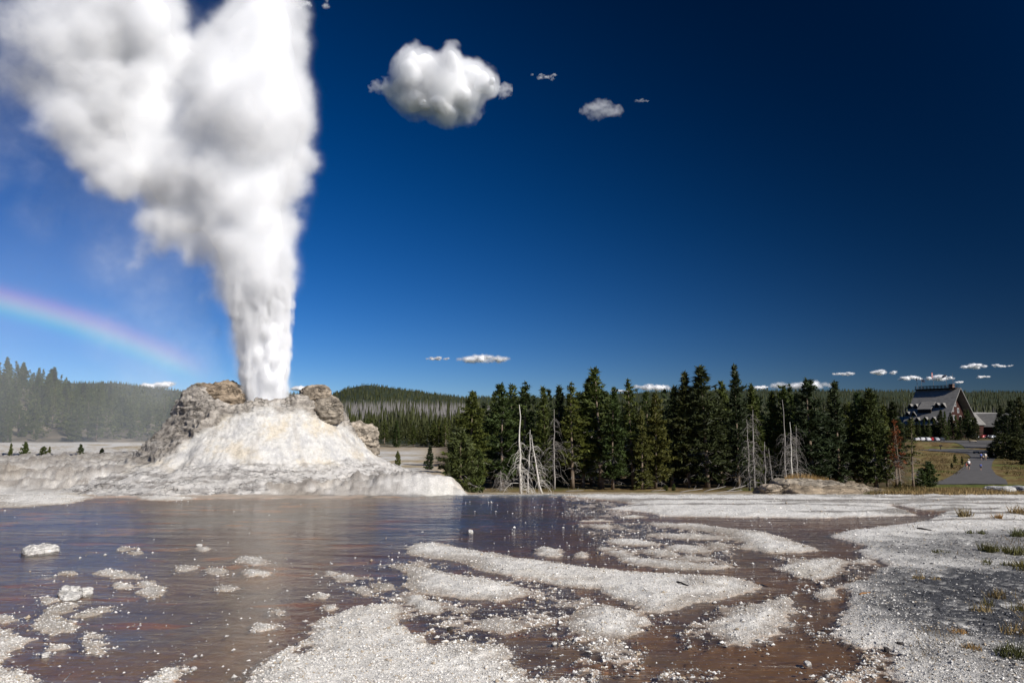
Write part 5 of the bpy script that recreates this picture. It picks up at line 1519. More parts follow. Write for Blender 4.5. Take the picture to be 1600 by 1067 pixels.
def person(loc, h, rz, top, bottom, label, hat=None, stride=0.25, arm=0.2, long_=False):
    t = thing('person', label, 'person', tuple(loc), rz, 'people walking on the path')
    k = h / 1.75
    def S_(v): return [(a * k, b * k, c * k) for a, b, c in v]
    st = stride
    v = S_([(0, 0, .95), (0, 0, 1.15), (0, 0, 1.38), (0, 0, 1.48), (0, .01, 1.58), (0, .01, 1.68),
            (-.17, 0, 1.40), (-.22, arm * .4, 1.14), (-.21, arm, .92), (-.21, arm * 1.2, .82), (.17, 0, 1.40), (.22, -arm * .4, 1.14), (.21, -arm * .8, .92), (.21, -arm, .82),
            (-.09, 0, .90), (-.10, -st * .35, .50), (-.10, -st, .10), (-.10, -st + .12, .03), (.09, 0, .90), (.10, st * .6, .50), (.10, st, .08), (.10, st + .13, .03)])
    e = [(0, 1), (1, 2), (2, 3), (3, 4), (4, 5), (2, 6), (6, 7), (7, 8), (8, 9), (2, 10), (10, 11), (11, 12), (12, 13), (0, 14), (14, 15), (15, 16), (16, 17), (0, 18), (18, 19), (19, 20), (20, 21)]
    r = [q * k for q in [.13, .125, .13, .055, .095, .085, .06, .045, .035, .04, .06, .045, .035, .04, .085, .06, .042, .04, .085, .06, .042, .04]]
    skin_obj('body', v, e, r, M_skin, t)
    skin_obj('shirt', [v[0], v[1], v[2], v[6], v[7], v[10], v[11]], [(0, 1), (1, 2), (2, 3), (3, 4), (2, 5), (5, 6)], [q * k for q in [.155, .15, .155, .085, .068, .085, .068]], CL[top], t)
    kn = [v[15], v[19]] if not long_ else [v[16], v[20]]
    skin_obj('trousers' if long_ else 'shorts', [v[0], v[14], kn[0], v[18], kn[1]], [(0, 1), (1, 2), (0, 3), (3, 4)], [q * k for q in [.16, .11, .08, .11, .08]], CL[bottom], t)
    m = MB()
    hv, q = uvsphere(12, 8)
    hv = hv * np.array([.10, .115, .085]) * k + np.array([0, -.01, 1.68]) * k
    m.add(hv.tolist(), f4=q.tolist())
    if hat: m.tube([(0, .03 * k, 1.69 * k), (0, .03 * k, 1.71 * k)], .17 * k, 12)
    m.build('hat' if hat else 'hair', CL[hat] if hat else M_hair, t, True)
    return t
for (u, v, h, rz, top, bot, lab, hat, st, lg) in [
        (1514.5, 734.6, 1.75, 0.1, 'white', 'dark', 'adult in white shirt and white hat walking at the left of the path', 'white', .25, False),
        (1510.8, 734.2, 1.15, 0.2, 'red', 'tan', 'small child in red walking close beside the adult in the white hat', None, .18, False),
        (1533, 735.3, 1.15, -0.2, 'blue', 'dark', 'child in blue walking alone in the middle of the path', None, .2, False),
        (1533.5, 719.6, 1.75, 0.0, 'blue', 'dark', 'adult in a blue shirt, left of the pair further up the path', None, .25, False),
        (1540.5, 719.2, 1.72, 0.1, 'white', 'tan', 'adult in pale clothes, right of the pair further up the path', None, .2, False),
        (1537, 719.8, 1.2, 0.3, 'tan', 'dark', 'short figure in tan between the pair further up the path', None, .15, True)]:
    w = valley(u, v); w.z = gz(w.x, w.y) + 0.07
    person(w, h, rz + math.pi, top, bot, lab, hat, st, .2, lg)

# ------------------------------------------------------------------ barriers and posts by the path
M_lograil = simple_mat('log_rail', (0.30, 0.25, 0.19), 0.85, 0.25, 2.0)
for (u, v, h, lab) in [(1552, 716, 3.0, 'dark upright post on the right verge of the path'), (1556, 716, 2.8, 'second dark post just right of the first by the path'), (1470, 703, 1.6, 'dark post with a small board beside the car park')]:
    w = valley(u, v); t = thing('post', lab, 'post', (w.x, w.y, gz(w.x, w.y)))
    m = MB(); m.tube([(0, 0, -0.2), (0, 0, h)], [.13, .11], 8); m.build('shaft', M_dark, t)
    m = MB(); m.box((0, 0, h + 0.05), (0.34, 0.3, 0.12)) if h > 2 else m.box((0, -0.14, h - 0.25), (1.0, 0.06, 0.6)); m.build('cap' if h > 2 else 'board', M_dark, t)
for (u0, u1, v, lab) in [(1521, 1531, 708.5, 'low dark log barrier at the left of the path head'), (1532, 1546, 708.8, 'pale low log barrier across the path head'), (1548, 1560, 709, 'pale log barrier at the right verge beside the posts'), (1514, 1526, 690.8, 'pale kerb log at the edge of the car park')]:
    a, b = valley(u0, v), valley(u1, v)
    a.z = gz(a.x, a.y) + .5; b.z = gz(b.x, b.y) + .5
    t = thing('log_barrier', lab, 'log barrier', tuple(a))
    d = b - a
    m = MB(); m.tube([(0, 0, 0), d * 0.5 + Vector((0, 0, .02)), d], [.2, .19, .17], 8); m.build('rail', M_lograil, t, True)
    for f in (.12, .88):
        m = MB(); m.box(d * f + Vector((0, 0, -.38)), (.4, .5, .4)); m.build('support', M_dark, t)

# ------------------------------------------------------------------ more trees, too many to count, behind those above
def thin_pine(seed, rmax, shape):
    return make_pine(seed, rmax=rmax, clear=0.08, shape=shape, dens=0.62, levels=17, gap=0.1, spk=(0.62, 0.17), per=3)['crown']
def joined(name, protos, pts, hs, ws, mat, label):
    Vs, Fs, Ts, o = [], [], [], 0
    data = []
    for p in protos:
        v = np.zeros(len(p.vertices) * 3, np.float32); p.vertices.foreach_get('co', v)
        t = np.zeros(len(p.vertices), np.float32); p.attributes['tone'].data.foreach_get('value', t)
        data.append((v.reshape(-1, 3), t))
    rr = np.random.default_rng(len(pts))
    for k, (p, h, w) in enumerate(zip(pts, hs, ws)):
        v, t = data[k % len(data)]
        a = rr.uniform(0, 6.28); s = h / 15.0
        c, sn = math.cos(a), math.sin(a)
        q = np.stack([(v[:, 0] * c - v[:, 1] * sn) * s * w, (v[:, 0] * sn + v[:, 1] * c) * s * w, v[:, 2] * s], 1) + np.array(p)
        Vs.append(q); Ts.append(t * rr.uniform(0.7, 1.2))
    V = np.concatenate(Vs)
    me = mesh_np(name, V, np.arange(len(V)).reshape(-1, 3)); attr(me, 'tone', np.concatenate(Ts))
    link(name, me, mat=mat, kind='stuff', label=label)
TP = [thin_pine(31, 2.6, 0.85), thin_pine(32, 2.2, 0.9), thin_pine(33, 1.9, 0.8)]
RJ = random.Random(19)
pp = [spot(RJ.uniform(735, 1385), RJ.uniform(94, 135)) for _ in range(190)]
joined('grove_wood', TP, pp, [height_to(RJ.uniform(608, 690), p) for p in pp], [RJ.uniform(1.2, 1.6) for _ in pp], M_needle_d, 'dark mass of pines filling the depth of the grove')
pp = []
for _ in range(330):
    D = 170 + 160 * RJ.random() ** 0.7
    pp.append(spot(RJ.uniform(-60, 420), D))
joined('hillside_wood', TP, pp, [RJ.uniform(5.5, 10.0) for _ in pp], [RJ.uniform(1.2, 1.7) for _ in pp], M_needle, 'hazy pine wood covering the hillside left of the geyser')
pp = [spot(RJ.uniform(520, 760), RJ.uniform(300, 420)) for _ in range(110)] + [spot(RJ.uniform(1370, 1640), RJ.uniform(345, 430)) for _ in range(70)]
joined('valley_wood', TP, pp, [RJ.uniform(7.5, 11) for _ in pp], [RJ.uniform(1.3, 1.7) for _ in pp], M_needle_d, 'dark pine wood along the valley floor behind the terrace and the lodge')

# ------------------------------------------------------------------ clouds
M_vap = {}
def cloud(u, v, w, h, D, label, seed, dens=1.0, wisp=False, group=None, balls=26, shape=None):
    rr = random.Random(seed)
    c = P(u, v, D); k = D / F
    W_, H_ = w * k, h * k
    dep = W_ * (0.6 if w < 130 else 0.8)
    vox = max(W_ / (120.0 if w > 150 else 84.0), H_ / (80.0 if w > 150 else 40.0))
    fg = Fog((-W_ * 0.62, -dep * 0.62, -H_ * 0.75), (W_ * 0.62, dep * 0.62, H_ * 0.75), vox, warp=H_ * (0.07 if shape else 0.13), wscale=2.6 / H_, seed=seed)
    if shape:
        for (bu, bv, br) in shape:
            for _ in range(3):
                fg.ball(((bu - u + rr.gauss(0, 0.10) * br) * k, rr.gauss(0, 0.08) * dep, -(bv - v + rr.gauss(0, 0.10) * br) * k), br * k * rr.uniform(0.95, 1.15), 1.0, (1, 1.3, 1))
    elif not wisp:
        for i in range(balls):
            x = rr.gauss(0, 0.20) * W_; x = max(-0.38 * W_, min(0.38 * W_, x))
            e = 1 - (x / (0.5 * W_)) ** 2
            r = H_ * rr.uniform(0.16, 0.30) * (0.45 + 0.55 * e)
            top = H_ * 0.5 * (0.30 + 0.70 * e * rr.uniform(0.55, 1.0))
            zz_ = rr.uniform(-H_ * 0.5 * (0.5 + 0.4 * e) + r, max(top - r, -H_ * 0.25 + r))
            fg.ball((x, rr.gauss(0, 0.12) * dep, zz_), r, 1.0, (3.0 if w > 1.8 * h else 1.4, 2.0, 0.95))
    else:
        for i in range(balls):
            fg.ball((rr.gauss(0, 0.2) * W_, rr.gauss(0, 0.12) * dep, rr.gauss(0, 0.17) * H_), H_ * rr.uniform(0.18, 0.34), 0.8, (1.7, 1.3, 0.8))
    s_ = 5.0 / H_
    n = fbm(fg.X * s_, fg.Y * s_, fg.Z * s_, 4)
    n2 = fbm(fg.X * s_ * 0.4 + 7, fg.Y * s_ * 0.4, fg.Z * s_ * 0.4, 2)
    f = blur(fg.f, 2 if shape else 1) + ((0.40 if shape else 0.26) * n + (0.16 * n2 if wisp else 0.08 * n2)) * sstep(0, 0.1, fg.f)
    d = sstep(0.02, 0.42 if not wisp else 0.65, f)
    for ax_ in range(3):
        sl0 = [slice(None)] * 3; sl0[ax_] = 0; d[tuple(sl0)] = 0; sl0[ax_] = -1; d[tuple(sl0)] = 0
    mk = round(dens / H_, 4)
    if mk not in M_vap: M_vap[mk] = vapour_mat('cloud_vapour', mk, 0.1)
    kw = {}
    if not wisp: kw = dict(thresh=0.56 if shape else 0.40, core_mat=M_cloud, core_name='cloud_core', core_field=blur(np.clip(fg.f, 0, 2), 5 if shape else 3).astype(np.float32))
    t = grid_volume('cloud', d.astype(np.float32), fg.lo, fg.hi, M_vap[mk], None, loc=tuple(c), label=label, cat='cloud', group=group, **kw)
    return t
M_cloud = core_mat('cloud_body', 0.95, 45.0)
cloud(690, 132, 215, 132, 1500, 'big rounded white cumulus cloud alone in the upper sky right of the steam', 3, 6.0, shape=[(690, 140, 50), (650, 125, 36), (722, 130, 42), (662, 98, 28), (646, 96, 20), (684, 108, 28), (704, 120, 30), (722, 122, 26), (738, 122, 24), (757, 132, 26), (770, 146, 15), (648, 155, 30), (690, 168, 26), (730, 158, 30), (620, 140, 24), (604, 138, 13), (668, 176, 16), (704, 178, 14), (742, 168, 18), (634, 150, 20)])
cloud(940, 174, 60, 32, 1500, 'small torn wisp of cloud right of the big cumulus, lower of two', 5, 1.5, True)
cloud(852, 120, 40, 12, 1500, 'tiny flat wisp of cloud between the big cumulus and the torn wisp', 6, 1.8, True, balls=14)
cloud(1003, 158, 26, 10, 1500, 'faintest speck of cloud right of the torn wisp', 7, 0.9, True, balls=10)
cloud(596, 138, 36, 26, 1500, 'thin cloud shred at the left edge of the big cumulus', 8, 1.6, True)
cloud(786, 140, 26, 26, 1500, 'curled cloud shred at the right edge of the big cumulus', 9, 1.6, True)
cloud(452, 3, 116, 18, 1700, 'thin white cloud strip at the top edge behind the steam', 10, 6.0, True, balls=40)
GC_ = 'small fair weather clouds low over the horizon'
for i, (u, v, w, h, lab) in enumerate([
        (248, 601, 62, 16, 'little white cloud over the ridge just left of the cone'), (468, 607, 34, 14, 'little white cloud peeping over the cone rim right of the steam'),
        (757, 561, 104, 17, 'long flat cloud floating above the left end of the grove'), (684, 560, 42, 8, 'thin cloud strip just left of the long flat cloud'),
        (1018, 606, 84, 14, 'white cloud bank behind the lone topped pine of the grove'), (972, 610, 40, 8, 'low thin cloud left of the cloud bank behind the grove'),
        (1252, 602, 118, 18, 'largest low cloud bank, behind the wide dark pine'), (1187, 605, 34, 9, 'thin low cloud left of the largest low cloud bank'),
        (1321, 584, 48, 8, 'flat cloud strip above the spire shaped fir'), (1378, 582, 44, 11, 'puffy small cloud above the last broad pine of the grove'),
        (1421, 591, 46, 11, 'small cloud just left of the lodge flagpoles'), (1468, 590, 42, 13, 'small cloud behind the flagpoles over the lodge roof'),
        (1520, 572, 46, 12, 'puffy small cloud high above the lodge wing'), (1566, 571, 38, 7, 'thin strip of cloud at the far right above the pines'),
        (1537, 589, 22, 6, 'tiny cloud right of the lodge gable'), (1499, 597, 16, 5, 'tiniest cloud, touching the lodge gable')]):
    cloud(u, v, w, h, 4200, lab, 20 + i, 2.4, group=GC_, balls=30 if w > 60 else 16)

# ------------------------------------------------------------------ mist and rainbow
mlo, mhi = Vector((-120, 40, -4)), Vector((-14, 158, 44))
fx, fy, fz = [np.linspace(mlo[i], mhi[i], n).astype(np.float32) for i, n in enumerate((56, 60, 34))]
MX, MY, MZ = np.meshgrid(fx, fy, fz, indexing='ij')
T_ = MX / MY
md_ = sstep(-0.34, -0.50, T_) * sstep(42, 24, MZ + 0 * MX) * sstep(40, 60, MY) * sstep(158, 140, MY)
md_ = md_ * (0.55 + 0.6 * fbm(MX * 0.05, MY * 0.05, MZ * 0.05, 3)) * (0.5 + 0.5 * sstep(30, 6, MZ))
md_ = np.clip(md_, 0, 1)
for ax_ in range(3):
    sl0 = [slice(None)] * 3; sl0[ax_] = 0; md_[tuple(sl0)] = 0; sl0[ax_] = -1; md_[tuple(sl0)] = 0
grid_volume('mist', md_.astype(np.float32), tuple(mlo), tuple(mhi), vapour_mat('mist_vapour', 0.0027, -0.2, (0.86, 0.93, 1.0)), None, kind='stuff', label='thin drifting spray mist left of the geyser')
# the bow: its light painted as scatter colours in a thin curved slab about the line that runs from the sun through the eye
AX = -sun_dir
RL = 9.0
RIN, ROUT = RL * math.tan(math.radians(39.5)), RL * math.tan(math.radians(43.1))
qz = AX.to_track_quat('Z', 'Y')
org = Vector((0, 0, CAMH)) + AX * RL
def bow_angle(u, v):
    d = Vector(ray(u, v)).normalized(); d = d * (RL / d.dot(AX))
    l = qz.inverted() @ (Vector((0, 0, CAMH)) + d - org)
    return math.atan2(l.y, l.x)
a0, a1 = bow_angle(-140, 440), bow_angle(322, 598)
if a1 - a0 > math.pi: a1 -= 2 * math.pi
if a0 - a1 > math.pi: a0 -= 2 * math.pi
m = MB(); nseg = 40; vs = []
for i in range(nseg + 1):
    a = a0 + (a1 - a0) * i / nseg
    for (r, z) in ((RIN, -0.12), (ROUT, -0.12), (ROUT, 0.12), (RIN, 0.12)):
        vs.append((r * math.cos(a), r * math.sin(a), z))
f4 = [(4 * i + k, 4 * i + (k + 1) % 4, 4 * i + 4 + (k + 1) % 4, 4 * i + 4 + k) for i in range(nseg) for k in range(4)] + [(0, 3, 2, 1), (4 * nseg, 4 * nseg + 1, 4 * nseg + 2, 4 * nseg + 3)]
m.add(vs, f4=f4)
k = NT('rainbow_colours')
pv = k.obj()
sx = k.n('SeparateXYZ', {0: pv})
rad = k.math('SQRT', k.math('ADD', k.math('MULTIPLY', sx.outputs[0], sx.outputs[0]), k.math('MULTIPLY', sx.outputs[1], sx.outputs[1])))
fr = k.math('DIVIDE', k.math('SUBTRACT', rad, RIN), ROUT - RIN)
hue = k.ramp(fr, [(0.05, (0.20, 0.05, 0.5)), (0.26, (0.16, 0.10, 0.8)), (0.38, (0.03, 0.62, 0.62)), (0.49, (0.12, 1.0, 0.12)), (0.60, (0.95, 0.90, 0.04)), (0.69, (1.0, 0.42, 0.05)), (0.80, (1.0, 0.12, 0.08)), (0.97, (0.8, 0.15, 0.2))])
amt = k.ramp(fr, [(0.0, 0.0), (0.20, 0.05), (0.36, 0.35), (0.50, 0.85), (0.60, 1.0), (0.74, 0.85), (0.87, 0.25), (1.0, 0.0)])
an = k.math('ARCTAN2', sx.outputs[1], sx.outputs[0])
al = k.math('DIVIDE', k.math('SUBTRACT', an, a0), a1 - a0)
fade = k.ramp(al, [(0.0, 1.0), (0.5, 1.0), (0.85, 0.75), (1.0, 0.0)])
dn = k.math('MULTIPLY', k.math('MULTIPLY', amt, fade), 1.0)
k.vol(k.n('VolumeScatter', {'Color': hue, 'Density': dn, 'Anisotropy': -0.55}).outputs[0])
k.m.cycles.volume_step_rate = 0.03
import bmesh
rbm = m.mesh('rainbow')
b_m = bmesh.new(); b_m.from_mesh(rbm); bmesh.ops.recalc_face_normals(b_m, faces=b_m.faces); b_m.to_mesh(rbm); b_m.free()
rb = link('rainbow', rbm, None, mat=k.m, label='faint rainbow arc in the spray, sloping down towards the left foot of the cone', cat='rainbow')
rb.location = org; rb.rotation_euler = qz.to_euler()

# ------------------------------------------------------------------ rocks
M_rock = M_sinter
def rock(name, loc, r, seed, label, col, cat='rock', group=None, kids=0, amp=1.0, flat=0.0):
    V, q = uvsphere(64, 40)
    sh = np.sign(V) * np.abs(V) ** 0.5
    X = sh * np.array(r)
    s0 = 1.0 / min(r)
    X = X + V * crag(X * s0 * 0.7 + seed, amp, 3.5)[:, None] * min(r) * 1.2
    me = mesh_np(name, X, q, True)
    k1 = fbm(X[:, 0] * s0 * 1.5 + seed, X[:, 1] * s0 * 1.5, X[:, 2] * s0 * 3, 4)
    cc = mixc(np.array(col) * 0.7, np.array(col) * 1.2, sstep(-0.5, 0.5, k1))
    attr(me, 'col', cc, 'FLOAT_COLOR'); attr(me, 'wet', np.zeros(len(X))); attr(me, 'grit', np.full(len(X), 0.45))
    return link(name, me, None, loc, (0, 0, seed), mat=M_rock, label=label, cat=cat, group=group)
GRK = 'white sinter rocks standing in the run-off'
for (u, v, w, h, lab, sd) in [
        (52, 865, 52, 17, 'long blocky white sinter rock in the water at the far left', 1.0), (76, 862, 22, 12, 'squarish rock joined to the right end of the long blocky rock', 2.0),
        (103, 931, 30, 20, 'upright white rock just behind the big round gravel islet', 3.0), (131, 929, 18, 15, 'small cube like white rock right of the upright rock', 4.0),
        (104, 937, 38, 12, 'low grainy rock at the foot of the upright white rock', 5.0), (866, 992, 9, 5, 'small white stone in the brown channel, upper of a close pair', 6.0), (866, 1006, 9, 5, 'small white stone in the brown channel, lower of a close pair', 7.0),
        (1263, 1038, 12, 8, 'bright white stone in the red-brown channel near the lower right', 8.0), (1187, 1002, 8, 5, 'white pebble left of the bright stone in the red-brown channel', 9.0), (1243, 927, 8, 5, 'white stone midstream in the right channel bend', 10.0), (735, 832, 12, 7, 'white stone at the head of the long gravel bar', 11.0),
        (703, 984, 9, 6, 'dark brown stone lying on the big lower gravel bar', 12.0), (722, 1040, 14, 8, 'ochre stone with a dark side on the big lower gravel bar', 13.0), (1387, 1017, 10, 8, 'dark grey stone at the edge of the right bank', 14.0), (1408, 1011, 10, 8, 'second dark grey stone, right of the first on the bank', 15.0),
        (310, 853, 10, 5, 'small flat white stone in mid stream', 16.0), (302, 1046, 9, 6, 'small white stone in the near stream at the lower left', 17.0), (67, 1027, 14, 9, 'white stone in the near stream by the left gravel bar', 18.0)]:
    x, y = onz(u, v)
    k_ = y / F
    col = (0.09, 0.08, 0.075) if 'dark' in lab and 'ochre' not in lab else ((0.42, 0.27, 0.13) if 'ochre' in lab else (0.62, 0.595, 0.55))
    rock('sinter_rock' if col[0] > 0.5 else 'stone', (x, y + 0.3 * w * k_, gz(x, y) * 0.3 + h * k_ * 0.28), (w * k_ * 0.42, w * k_ * 0.32, h * k_ * 0.36), sd, lab, col, group=GRK if col[0] > 0.5 else None, amp=1.5)
x_, y_ = P(1562, 770, 44).x, 44
rock('boulder', (x_, y_, float(base_z(np.array([x_]), np.array([44.]))[0]) + 0.12), (0.75, 0.5, 0.28), 2.2, 'pale flat boulder in the dry grass at the far right', (0.50, 0.49, 0.46), 'boulder')
x_, y_ = P(1592, 766, 47).x, 47
rock('boulder', (x_, y_, float(base_z(np.array([x_]), np.array([47.]))[0]) + 0.12), (0.8, 0.5, 0.3), 5.2, 'grey boulder at the picture edge right of the pale flat one', (0.40, 0.40, 0.40), 'boulder')
# the old mound with an overhanging crust in front of the grove
mc = P(1277, 772, 37)
mound = thing('rock_mound', 'low tan crusted sinter mound with a dark hollow and dry grass on its crest', 'rock mound', (mc.x, mc.y, float(base_z(np.array([mc.x]), np.array([37.]))[0])))
def mo(u, v, D): return P(u, v, D) - mound.location
for (u, v, D, r, sd, lab, col) in [(1282, 771, 37.0, (3.0, 2.0, 0.34), 3.1, None, (0.33, 0.265, 0.19)), (1238, 755, 37.6, (0.95, 1.2, 0.16), 7.7, 'flat overhanging crust slab left of the hollow', (0.36, 0.31, 0.24)), (1268, 757, 37.2, (1.45, 1.3, 0.17), 9.1, 'broad crust slab over the dark hollow', (0.33, 0.285, 0.225)), (1300, 763, 37.0, (1.6, 1.2, 0.16), 11.3, 'sloping crust slab at the right of the mound', (0.35, 0.29, 0.21)), (1340, 769, 36.6, (0.8, 0.7, 0.17), 12.9, 'pale broken end of the crust at the right', (0.42, 0.35, 0.27)), (1206, 765, 36.6, (0.5, 0.5, 0.18), 14.9, 'tumbled block at the left foot of the mound', (0.36, 0.30, 0.23))]:
    o = lump('mound_base' if lab is None else 'crust_slab', mo(u, v, D), r, mound, sd, lab, tuple(q * 0.85 for q in col), 2.1, 110, 60)

# ------------------------------------------------------------------ grass
M_dry = needle_mat('dry_grass', (0.26, 0.20, 0.09), 0.2)
M_green = needle_mat('green_grass', (0.10, 0.105, 0.034), 0.3)
M_meadow = needle_mat('meadow_grass', (0.16, 0.13, 0.045), 0.2)
def blades(rr, pts, h, w, lean=0.25):
    n = len(pts)
    az = rr.uniform(0, 6.28, n); side = np.stack([np.cos(az), np.sin(az), 0 * az], 1) * (w * rr.uniform(.7, 1.3, n))[:, None]
    hh = h * rr.uniform(0.5, 1.2, n)
    tip = pts + np.stack([rr.normal(size=n) * lean * hh, rr.normal(size=n) * lean * hh, hh], 1)
    V = np.stack([pts - side, pts + side, tip], 1).reshape(-1, 3)
    return V, np.arange(3 * n).reshape(-1, 3)
def tuft(name, loc, n, h, rad, w, mat, label, seed):
    rr = np.random.default_rng(seed)
    a = rr.uniform(0, 6.28, n); r = rad * np.sqrt(rr.uniform(0, 1, n))
    nc = 1 + int(rad / 0.09); ca_ = rr.uniform(-1, 1, (nc, 2)) * rad * (0.75 if nc > 2 else 0.2); pick = rr.integers(0, nc, n)
    rl = r * (0.34 if nc > 2 else 1.0)
    pts = np.stack([rl * np.cos(a) + ca_[pick, 0], rl * np.sin(a) + ca_[pick, 1], 0 * a - 0.01], 1)
    r = rl
    V, Fc = blades(rr, pts, h * (1 - 0.5 * r / rad), w, 0.35)
    me = mesh_np(name, V, Fc); attr(me, 'tone', np.repeat(rr.uniform(0.6, 1.4, n), 3))
    return link(name, me, None, loc, mat=mat, label=label, cat='grass tuft', group='grass tufts on the right bank')
for i, (u, v, n, h, rad, dry_, lab) in enumerate([
        (1511, 812, 90, .26, .22, 1, 'lone dry grass tuft on the white crust of the right bank'), (1555, 813, 60, .14, .2, 1, 'small grass tuft right of the lone dry tuft'), (1532, 840, 60, .12, .2, 0, 'low flat green tuft above the bright green clump'),
        (1545, 866, 150, .2, .26, 0, 'bright green grass clump on the grey gravel'), (1554, 888, 70, .1, .2, 0, 'tiny green sprouts below the bright green clump'), (1440, 911, 110, .06, .24, 1, 'flat yellow moss like patch in the middle of the grey gravel'),
        (1592, 842, 200, .18, .34, 0, 'long green grass patch at the right picture edge, upper'), (1588, 868, 200, .17, .36, 0, 'tall mixed grass at the right picture edge, middle'), (1590, 893, 170, .13, .34, 0, 'yellow-green grass at the right picture edge, lower'),
        (1596, 806, 160, .22, .5, 1, 'dry grass at the right picture edge near the far bank'), (1552, 940, 90, .12, .2, 1, 'thin dry stalks on the dark gravel, upper'), (1570, 958, 90, .14, .2, 0, 'thin green stalks on the dark gravel, middle'), (1532, 962, 60, .16, .14, 1, 'reddish dry weed on the dark gravel'),
        (1497, 998, 70, .08, .1, 1, 'little brown weed low on the grey bank'), (1518, 1024, 70, .08, .1, 1, 'second little brown weed, nearer, on the grey bank'), (1590, 1034, 170, .2, .16, 0, 'green tuft with dry stalks at the lower right edge'), (1590, 1000, 70, .22, .16, 1, 'upright dry stalks above the lower right green tuft'), (1471, 868, 60, .07, .15, 0, 'faint green seedlings on the upper grey gravel'), (1422, 886, 80, .03, .3, 1, 'low brown stain like moss at the inlet tip')]):
    x, y = onz(u, v)
    tuft('grass_tuft', (x, y, gz(x, y)), n, h, rad, 0.006 * max(1, y / 9), M_dry if dry_ else M_green, lab, 300 + i)
# the tall dry meadow beyond the bank, and on the mound
rr = np.random.default_rng(91)
N = 9000
D = 1 / rr.uniform(1 / 20, 1 / 6.0, N); u = rr.uniform(1400, 1760, N)
x = (u - 800) / F * D
nn = fbm(x * 0.9, D * 0.7, o=3)
kp = nn * 0.7 + rr.uniform(-0.25, 0.25, N) > 0.50 - 0.55 * sstep(1480, 1640, u)
x, D = x[kp], D[kp]
V, Fc = blades(rr, np.stack([x, D, ground_all(x, D)[0] - 0.01], 1), 0.04 + 0.11 * rr.uniform(0, 1, kp.sum()) ** 2, 0.0035 * np.maximum(1, D / 8), 0.5)
me = mesh_np('bank_grass', V, Fc); attr(me, 'tone', np.repeat(rr.uniform(0.4, 1.2, kp.sum()), 3))
link('bank_grass', me, mat=M_meadow, kind='stuff', label='sparse dry and green growth along the right edge of the gravel bank')
N = 42000
D = 1 / rr.uniform(1 / 84, 1 / 20.0, N); t = rr.uniform(0.40, 0.80, N)
x = t * D
nn = fbm(x * 0.25, D * 0.12, o=3)
edge = 22.6 + 7.5 * sstep(0.64, 0.46, t)
kp = (D > edge - 2.5 * nn) & (nn + rr.uniform(-0.5, 0.5, N) > -0.12 + 0.5 * sstep(27, 22, D)) & (t > 0.47 + 0.02 * nn)
x, D = x[kp], D[kp]
pts = np.stack([x, D, ground_all(x, D)[0] - 0.02], 1)
V, Fc = blades(rr, pts, 0.10 + 0.26 * np.clip(nn[kp] + 0.2, 0, 1), 0.012 * np.maximum(1, D / 24), 0.3)
gmask = fbm(x * 0.1 + 5, D * 0.08, o=3) > 0.18
for nm, mk, mt, lb in (('dry_grass', ~gmask, M_dry, 'tall straw coloured grass between the white crust and the path'), ('green_grass', gmask, M_green, 'greener grass patches in the meadow by the path')):
    vv = V.reshape(-1, 3, 3)[mk].reshape(-1, 3)
    me = mesh_np(nm, vv, np.arange(len(vv)).reshape(-1, 3)); attr(me, 'tone', np.repeat(rr.uniform(0.55, 1.35, mk.sum()), 3))
    link(nm, me, mat=mt, kind='stuff', label=lb)
N = 26000
D = 1 / rr.uniform(1 / 250, 1 / 62, N); u = rr.uniform(1385, 1640, N)
xx = (u - 800) / F * D
zz_ = base_z(xx, D); vv_ = HV + (CAMH - zz_) * F / D
pl_ = np.interp(-vv_, [-757, -750, -742, -732, -722, -714, -709, -703, -690, -680], [1436, 1468, 1486, 1499, 1507, 1511, 1490, 1440, 1440, 1440])
pr2 = np.interp(-vv_, [-757, -750, -742, -732, -722, -714, -709, -703, -690, -680], [1650, 1600, 1562, 1554, 1556, 1562, 1562, 1560, 1640, 1640])
nn = fbm(xx * 0.12, D * 0.06, o=3)
kp = ((u < pl_) | (u > pr2)) & (vv_ > 701) & (nn + rr.uniform(-0.5, 0.5, N) > -0.1)
xx, D, zz_, nn = xx[kp], D[kp], zz_[kp], nn[kp]
V, Fc = blades(rr, np.stack([xx, D, zz_ - 0.03], 1), 0.22 + 0.4 * np.clip(nn + 0.2, 0, 0.8), 0.03 * D / 70, 0.35)
me = mesh_np('meadow_grass', V, Fc); attr(me, 'tone', np.repeat(rr.uniform(0.25, 1.0, len(xx)), 3))
link('meadow_grass', me, mat=M_meadow, kind='stuff', label='rough olive and brown grass of the meadow on both sides of the path')
N = 1500
u = rr.uniform(1228, 1330, N); D = rr.uniform(37.2, 38.6, N)
pts = np.array([P(a, np.interp(a, [1228, 1240, 1290, 1330], [750, 751, 756, 764]) + 1.5, d) for a, d in zip(u, D)])
V, Fc = blades(rr, pts, np.interp(u, [1228, 1250, 1300, 1330], [0.3, 0.48, 0.36, 0.18]), 0.014, 0.16)
me = mesh_np('mound_grass', V, Fc); attr(me, 'tone', np.repeat(rr.uniform(0.7, 1.4, N), 3))
link('mound_grass', me, mat=M_dry, kind='stuff', label='dry straw grass on the crest of the rock mound')

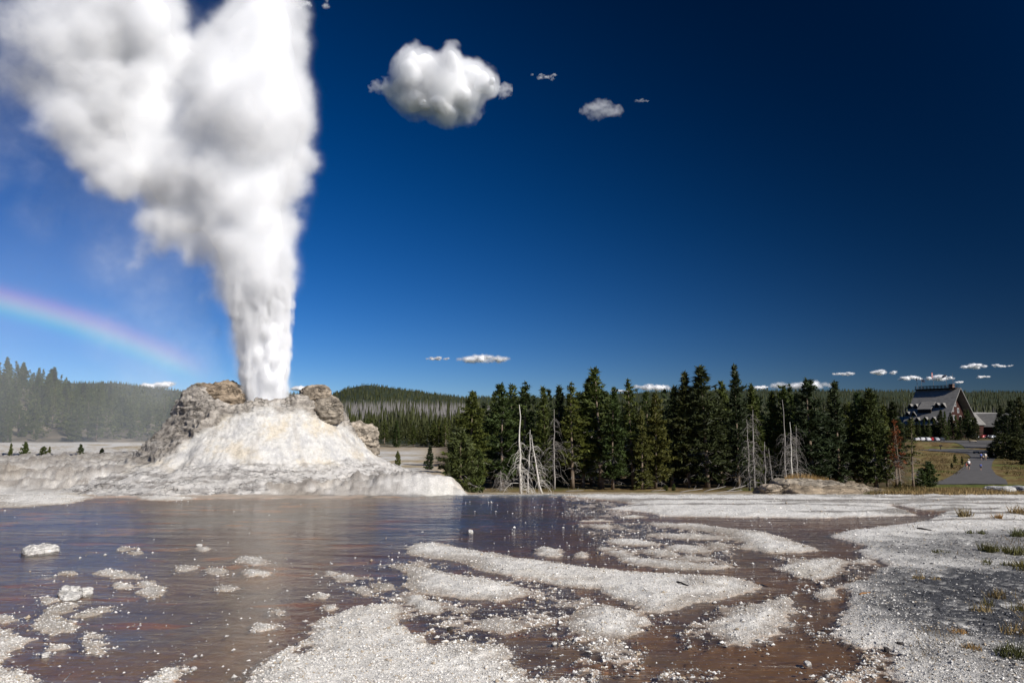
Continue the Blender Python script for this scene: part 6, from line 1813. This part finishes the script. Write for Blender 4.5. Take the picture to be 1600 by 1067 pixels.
# ------------------------------------------------------------------ sticks and fallen limbs
M_stick = simple_mat('weathered_stick', (0.30, 0.16, 0.07), 0.8, 0.2, 20)
def stick(name, u0, v0, u1, v1, rad, mat, label, lift=0.0, cat='stick', D=None):
    if D is None:
        a = Vector((*onz(u0, v0), 0)); b = Vector((*onz(u1, v1), 0))
    else:
        a = spot(u0, D); b = spot(u1, D + (v0 - v1) * 0.5)
    a.z = gz(a.x, a.y) + rad * 0.6; b.z = gz(b.x, b.y) + rad * 0.6 + lift
    m = MB(); d = b - a
    m.tube([(0, 0, 0), d * 0.3 + Vector((0.1 * rad, rad, rad * 0.5)), d * 0.7 + Vector((0, -rad, 0)), d], [rad, rad * 0.95, rad * 0.8, rad * 0.45], 7)
    if d.length > 0.5:
        p = d * 0.6; m.tube([p, p + Vector((0.12 * d.length, 0.1, 0.16 * d.length))], [rad * 0.5, rad * 0.2], 5)
    return m.build(name, mat, None, True, loc=tuple(a), label=label, cat=cat)
stick('stick', 1343, 933, 1360, 931, 0.012, M_stick, 'short orange-brown stick lying on the right bank gravel')
stick('stick', 1433, 831, 1456, 833, 0.018, M_dark, 'thin dark twig on the white crust of the right bank')
stick('stick', 1187, 911, 1200, 912.5, 0.012, M_dark, 'dark twig at the pointed right tip of the long gravel bar')
stick('stick', 1058, 917, 1076, 923, 0.012, M_dark, 'dark twig half sunk in the long gravel bar')
stick('stick', 100, 1058, 112, 1046, 0.006, M_bleach, 'thin white twig sticking out of the near stream')
GF = 'bleached fallen limbs in front of the grove'
for (u0, u1, D, rad, lift, lab) in [(1062, 1098, 64, .07, .3, 'pale fallen limb left of the other fallen limbs before the grove'), (1100, 1134, 70, .08, .5, 'pale forked limb leaning up from the tan ground before the grove'), (1120, 1160, 60, .06, .2, 'long thin pale limb lying nearest the white crust'), (1136, 1166, 74, .09, .6, 'bleached limb propped against the grey leafless tree'), (1018, 1040, 78, .07, .1, 'short grey log at the dark foot of the grove'), (884, 912, 78, .08, .1, 'grey log lying under the pines right of the bleached trio'), (728, 760, 70, .07, .3, 'pale driftwood limb at the shore left of the bleached trio'), (1184, 1204, 62, .07, .7, 'split limb leaning on the left foot of the mound')]:
    o = stick('fallen_limb', u0, 766, u1, 765, rad * 0.5, M_grey if 'pale' in lab or 'bleach' in lab else M_grey, lab, lift, 'fallen limb', D)
    o['group'] = GF
